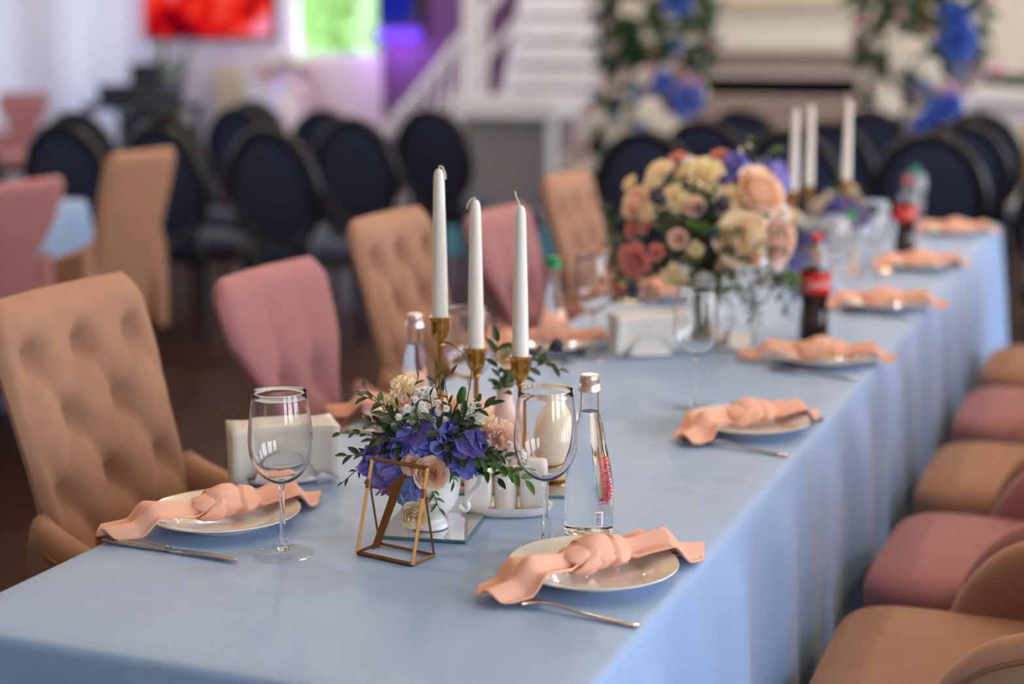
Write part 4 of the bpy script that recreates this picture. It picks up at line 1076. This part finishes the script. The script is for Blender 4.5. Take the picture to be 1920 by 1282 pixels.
# ================================================================== far end of the room
# television with a red picture
t = thing('television', 'wall television showing a bright red picture', 'television', (-8.66, 13.93, 1.38))
obj('casing', MB().box(-.74, .74, -.03, .018, 0, .86), M['black'], t, bevel=.008)
sm = D.materials.new('red_tv_picture'); sm.use_nodes = True; n_ = sm.node_tree; n_.nodes.clear()
o_ = n_.nodes.new('ShaderNodeOutputMaterial'); e_ = n_.nodes.new('ShaderNodeEmission'); r_ = n_.nodes.new('ShaderNodeValToRGB'); g_ = n_.nodes.new('ShaderNodeTexNoise'); tcx = n_.nodes.new('ShaderNodeTexCoord')
g_.inputs['Scale'].default_value = 2.6; g_.inputs['Detail'].default_value = 2
r_.color_ramp.elements[0].position = .40; r_.color_ramp.elements[0].color = rgb(110, 0, 18); r_.color_ramp.elements[1].position = .66; r_.color_ramp.elements[1].color = rgb(255, 150, 175)
q_ = r_.color_ramp.elements.new(.48); q_.color = rgb(225, 22, 22); q_ = r_.color_ramp.elements.new(.56); q_.color = rgb(240, 60, 36)
n_.links.new(tcx.outputs['Object'], g_.inputs['Vector']); n_.links.new(g_.outputs['Fac'], r_.inputs[0]); n_.links.new(r_.outputs[0], e_.inputs[0]); e_.inputs[1].default_value = 1.0; n_.links.new(e_.outputs[0], o_.inputs[0])
obj('screen', MB().box(-.715, .715, -.033, -.0295, .03, .83), sm, t, smooth=False)
# blue screen with purple light bar
t = thing('led_display', 'dark blue display with a glowing purple light bar beneath', 'display', (-6.58, 13.90, 1.30))
obj('casing', MB().box(-.23, .23, -.04, .025, .21, 1.2), M['black'], t, bevel=.006)
obj('screen', MB().box(-.21, .12, -.045, -.039, .24, 1.16), M['bluescreen'], t, smooth=False)
obj('light_bar', MB().tube([(-.20, -.06, .125), (.20, -.06, .125)], .062, 14), M['purpleled'], t)
l = D.lights.new('purple_wash', 'POINT'); l.energy = 24; l.color = (.40, .16, 1); l.shadow_soft_size = .12
lo = D.objects.new('purple_wash', l); COL.objects.link(lo); lo.parent = t; lo.location = (0, -.25, .08)
# sheer curtains along the left wall and beside the television
def curtain(x, y, w, lab):
    b = MB().grid(lambda u, v: (.035*sin(u*w*34)+.012*sin(u*19+v*3), -w/2+w*u, .04+(3.2-.04)*v), int(w*60), 10)
    o = obj('sheer_curtain', b, M['sheer'], None, loc=(x, y, 0), ang=80); tag(o, lab, 'curtain', 'sheer white curtains')
    return o
for k, (y, w) in enumerate([(13.58, .52), (13.0, .6), (12.38, .6), (11.76, .6), (11.14, .6), (10.52, .6), (8.9, .6), (8.28, .6), (5.0, .6)]):
    curtain(-9.36, y, w, 'sheer white curtain panel on the side wall, %s from the television' % ('first', 'second', 'third', 'fourth', 'fifth', 'sixth', 'seventh', 'eighth', 'ninth')[k])
# things below the television
t = thing('side_cabinet', 'beige cabinet under the television', 'cabinet', (-7.95, 13.72, 0))
obj('body', MB().box(-.42, .42, -.2, .2, .06, 1.12), M['beige'], t, bevel=.01); obj('door', MB().box(-.40, -.01, -.215, -.2, .1, 1.08), M['beige'], t, bevel=.004); obj('door', MB().box(.01, .40, -.215, -.2, .1, 1.08), M['beige'], t, bevel=.004)
for a in (-.38, .38): obj('foot', MB().box(a-.03, a+.03, -.17, .17, 0, .06), M['darkwood'], t, smooth=False)
t = thing('flower_pedestal', 'square white pedestal beside the beige cabinet', 'pedestal', (-7.45, 12.9, 0))
obj('column', MB().box(-.14, .14, -.14, .14, .05, 1.06), M['whitepaint'], t, bevel=.01); obj('top', MB().box(-.17, .17, -.17, .17, 1.06, 1.10), M['whitepaint'], t, bevel=.006); obj('plinth', MB().box(-.17, .17, -.17, .17, 0, .05), M['whitepaint'], t, bevel=.006)
def plant(name, loc, lab, cat, h, r, m_, potm):
    t = thing(name, lab, cat, loc); rnd = random.Random(int(abs(loc[0]*100)))
    obj('pot', MB().lathe([(0, .001), (.07, .001), (.085, .01), (.105, .17), (.11, .18), (.095, .18), (.09, .16), (0, .16)], 24), M[potm], t)
    for i in range(16):
        a = rnd.uniform(0, 6.28); e = rnd.uniform(.2, 1)
        sprig(t, [(0, 0, .15), (cos(a)*r*.5*e, sin(a)*r*.5*e, .15+h*.6), (cos(a)*r*e, sin(a)*r*e, .15+h*rnd.uniform(.6, 1))], 'leaf', m_, .14, 8, i, 'branch', .005)
    return t
plant('potted_plant', (-8.75, 13.35, 0.0), 'leafy potted plant on the floor below the television', 'plant', 1.25, .24, 'leaf3', 'porc')
t = thing('sound_desk', 'dark sound desk on legs in front of the curtains', 'desk', (-8.35, 12.3, 0))
obj('top', MB().box(-.45, .45, -.28, .28, .78, .84), M['black'], t, bevel=.01); obj('mixer', MB().box(-.34, .30, -.2, .2, .84, 1.0), M['black'], t, bevel=.02)
obj('laptop_screen', MB().box(-.2, .12, .1, .12, 1.0, 1.18), M['black'], t, bevel=.004)
for a in (-.4, .4):
    for b_ in (-.24, .24): obj('leg', MB().box(a-.025, a+.025, b_-.025, b_+.025, 0, .78), M['black'], t, smooth=False)
put(pinkC, (-8.6, 10.9, 0), RAD(-60), 'pink chair standing by the sheer curtains', 'chairs by the curtains')
# round guest table with a lilac cloth behind the black chairs
t = thing('round_table', 'small round table under a lilac white cloth by the window', 'table', (-6.9, 12.3, 0))
obj('cloth', MB().lathe([(.42, .02), (.40, .3), (.37, .74), (.355, .76), (0, .76)], 40), M['lilacwall'], t, ang=60)
obj('pedestal', MB().lathe([(0, .001), (.2, .001), (.2, .03), (.04, .05), (.04, .74), (0, .74)], 20), M['darkwood'], t)
vs_ = thing('table_vase_flowers', 'white and pink flowers in a pale vase on the round lilac table', 'flowers', (-6.9, 12.3, .762))
obj('vase', MB().lathe([(0, .001)]+spl([(.05, .001), (.08, .08), (.05, .2), (.06, .24)], 3)+[(.05, .24), (0, .2)], 24), M['porc'], vs_)
rnd = random.Random(3)
for i in range(22):
    a = rnd.uniform(0, 6.28); r = rnd.uniform(.02, .22); p = (r*cos(a), r*sin(a), .42-.5*r*r*4+rnd.uniform(-.08, .06))
    flower(vs_, ('ruffle', 'rose')[i % 2], ('white', 'pinkfl', 'white')[i % 3], p, .07, (p[0], p[1]-.1, .25), 1+i % 3)
# staircase with white treads and railing
t = thing('staircase', 'white staircase with slanting handrail beside the mauve wall', 'staircase', (-4.95, 12.6, 0), 0)
for k in range(10):
    obj('step', MB().box(-.14, .56, -.30+.27*0+.10*k, .05+.12*k, .16+.20*k-.17, .16+.20*k), M['whitepaint'], t, bevel=.012)
for s in (-1,):
    obj('stringer', MB().prism([(0, 0), (.12, 0), (1.35, 2.2), (1.2, 2.2)], 0, .05).xf(Matrix(((0, 0, 1, -.20), (1, 0, 0, -.3), (0, 1, 0, .0), (0, 0, 0, 1)))), M['whitepaint'], t, smooth=False)
rl = [(-1.0, -.36, .64), (-.73, -.36, .92), (-.42, -.36, 1.27), (-.10, -.36, 1.62), (.2, -.36, 1.95)]
obj('handrail', MB().tube(rl, .045, 10), M['whitepaint'], t)
obj('lower_rail', MB().tube([(x, y, z-.38) for x, y, z in rl], .03, 8), M['whitepaint'], t)
for k in range(9):
    q = k/8*3.0; i = int(min(q, 2.999)); f_ = q-i; a, b_ = Vector(rl[i]), Vector(rl[i+1]); p = a.lerp(b_, f_)
    obj('baluster', MB().box(p.x-.018, p.x+.018, p.y-.018, p.y+.018, 0.001, p.z), M['whitepaint'], t, smooth=False)
obj('newel_post', MB().box(-.27, -.15, -.45, -.33, 0.001, 2.2), M['whitepaint'], t, bevel=.01)
# white gift table with grey skirt in front of the stairs
t = thing('gift_table', 'white topped table with grey skirt at the foot of the stairs', 'table', (-4.60, 11.75, 0))
obj('top', MB().box(-.42, .42, -.28, .28, .80, .96), M['whitepaint'], t, bevel=.015)
obj('skirt', MB().box(-.34, .40, -.22, .24, .12, .80), M['greyp'], t, bevel=.01)
for a in (-.38, .38): obj('leg', MB().box(a-.03, a+.03, -.26, -.2, 0, .80), M['whitepaint'], t, smooth=False)
tag(obj('carpet', MB().box(-5.6, -3.5, 9.6, 11.35, 0.0005, .012), M['teal'], None, bevel=.004), 'teal carpet on the floor before the arch and stairs', 'carpet')
# fireplace: chimney breast with plaster panel, brick courses and a long dark firebox
fp = thing('fireplace', 'whitewashed brick fireplace with cream plaster breast and long dark firebox', 'fireplace', (-3.05, 13.55, 0))
obj('mortar_bed', MB().box(-1.05, -.78, -.20, .44, 0, 1.28).box(.78, 1.05, -.20, .44, 0, 1.28).box(-.78, .78, -.20, .44, 0, .93).box(-.78, .78, -.20, .44, 1.08, 1.28).box(-.78, .78, .2, .44, .93, 1.08), M['mortar'], fp, smooth=False)
obj('firebox', MB().box(-.779, .779, .18, .199, .931, 1.079).box(-.779, .779, -.198, .18, .931, .936).box(-.779, .779, -.198, .18, 1.074, 1.079), M['soot'], fp, smooth=False)
obj('plaster_breast', MB().box(-1.05, 1.05, -.16, .44, 1.36, 3.6), M['plaster'], fp, bevel=.01)
obj('mantel', MB().box(-1.15, 1.15, -.28, .44, 1.281, 1.359), M['plaster'], fp, bevel=.012)
obj('cornice', MB().box(-1.12, 1.12, -.22, .44, 1.64, 1.72), M['beige'], fp, bevel=.01)
bm_ = MB().box(-.118, .118, -.012, .012, -.030, .030).mesh('brick', M['brick'], False)
cnt = 0
for r in range(18):
    z = .035+.071*r
    for k in range(-5, 6):
        x = k*.25+(.125 if r % 2 else 0)
        if abs(x)+.118 > 1.05: continue
        if .90 < z < 1.10 and abs(x) < .88: continue
        link('brick', bm_, fp, (x, -.206+random.uniform(-.003, .003), z))
        cnt += 1
# flower columns of the wedding arch
def floral_column(x, y, lab, seed, big, lean):
    t = thing('floral_column', lab, 'flower arch', (x, y, 0), YAW, 'flower columns of the arch')
    obj('post', MB().tube([(0, 0, .0), (0, 0, 2.6)], .03, 10), M['gold'], t)
    rnd = random.Random(seed)
    b = MB(); lm = leaf_mesh(.32)
    for i in range(1500):
        z = rnd.uniform(.62, 2.6); r = (.16+.20*min(1, max(0, (z-.75)/.6)))*sqrt(rnd.uniform(.05, 1)); a = rnd.uniform(0, 6.28)
        if 1.0 < z < 1.2: r *= .8
        off = lean*max(0, 1.15-z)
        Mx = Matrix.Translation((r*cos(a)+off, r*sin(a), z)) @ Euler((rnd.uniform(-1, 1), rnd.uniform(-1, 1), a+rnd.uniform(-1, 1))).to_matrix().to_4x4() @ Matrix.Scale(rnd.uniform(.09, .16), 4)
        b.merge(lm, Mx)
    o = obj('foliage', b, M['archleaf'], t); o['kind'] = 'stuff'
    for i in range(210):
        z = rnd.uniform(.62, 2.2) if i < 120 else rnd.uniform(.6, 1.2); r = (.30+.12*min(1, max(0, (z-.75)/.6)))*rnd.uniform(.6, 1.0); a = rnd.uniform(pi, 2*pi) if rnd.random() < .75 else rnd.uniform(0, pi)
        off = lean*max(0, 1.15-z)
        p = (r*cos(a)+off, r*sin(a), z)
        m_ = rnd.choice(['white', 'white', 'white', 'white', 'pinkfl', 'pinkfl', 'hydpale'] if z > 1.0 else ['white', 'white', 'white', 'white', 'pinkfl', 'hydpale'])
        flower(t, rnd.choice(('ruffle', 'rose')), m_, p, rnd.uniform(.028, .055), (cos(a), sin(a), .2), 1+i % 3)
    for (dx, z, s, m_) in big:
        flower(t, 'ruffle', m_, (dx, -.34, z), s, (dx, -1, .1), 2, 'hydrangea')
    return t
floral_column(-2.98, 10.0, 'tall flower covered arch column with white and blue blooms left of the fireplace', 5, [(.17, 1.02, .11, 'royal'), (.02, 1.13, .075, 'royal'), (.20, 1.04, .06, 'pinkfl'), (-.1, .80, .09, 'hydpale'), (-.22, .72, .10, 'white'), (.10, 1.62, .10, 'royal'), (-.05, .95, .09, 'white'), (.05, .86, .08, 'white')], -.5)
floral_column(-1.36, 10.1, 'tall flower covered arch column with a trail of royal blue blooms right of the fireplace', 8, [(.02, .90, .12, 'royal'), (.08, 1.0, .11, 'royal'), (-.06, .84, .10, 'royal'), (-.14, .84, .06, 'pinkfl'), (.07, 1.10, .06, 'pinkfl'), (.12, 1.38, .13, 'royal'), (.10, 1.5, .11, 'royal'), (-.18, 1.32, .09, 'white'), (-.04, 1.22, .08, 'white'), (-.24, 1.02, .08, 'white')], -.3)
# couple's table with white cloth and flowers behind the right column
t = thing('couples_table', 'white clothed table with gold legs behind the right flower column', 'table', (-.55, 12.4, 0))
obj('cloth', MB().box(-.95, .95, -.35, .35, .93, 1.04), M['whitepaint'], t, bevel=.02); obj('apron', MB().box(-.90, .90, -.30, .30, .80, .93), M['lilacwall'], t, smooth=False)
for a in (-.85, -.3, .3, .85):
    for b_ in (-.28, .28): obj('leg', MB().tube([(a, b_, .001), (a, b_, .80)], .018, 8), M['gold'], t)
t = thing('table_garland', 'low garland of white, pink and blue flowers on the couple\'s table', 'flowers', (-.55, 12.3, 1.1))
rnd = random.Random(12)
obj('foliage_bed', MB().ell((0, 0, .0), (.75, .16, .058), 24, 8), M['leaf2'], t)
for i in range(46):
    x = rnd.uniform(-.8, .8); p = (x, rnd.uniform(-.14, .08), .03+rnd.uniform(-.01, .05)*(1-abs(x)*.6))
    flower(t, ('ruffle', 'rose')[i % 2], rnd.choice(['white', 'white', 'pinkfl', 'royal', 'blush']), p, rnd.uniform(.05, .085), (x*.3, -1, .6), 1+i % 3)
# garden tree outside the back window
t = thing('garden_tree', 'bright green garden tree outside the window', 'tree', (-8.6, 18.5, -.3))
obj('trunk', MB().tube([(0, 0, 0), (.05, 0, 1.2), (0, 0, 2.4)], [.14, .11, .06], 10), M['twig'], t)
b = MB(); rnd = random.Random(2); lm = leaf_mesh(.35)
for i in range(5200):
    d = Vector((rnd.gauss(0, 1), rnd.gauss(0, 1), rnd.gauss(0, 1))).normalized()*rnd.uniform(.1, 1)**.4
    b.merge(lm, Matrix.Translation((d.x*1.7, d.y*1.3, 2.2+d.z*1.8)) @ Euler((rnd.uniform(-2, 2), rnd.uniform(-2, 2), rnd.uniform(0, 6))).to_matrix().to_4x4() @ Matrix.Scale(rnd.uniform(.16, .3), 4))
o = obj('crown', b, M['tree'], t); o['kind'] = 'stuff'
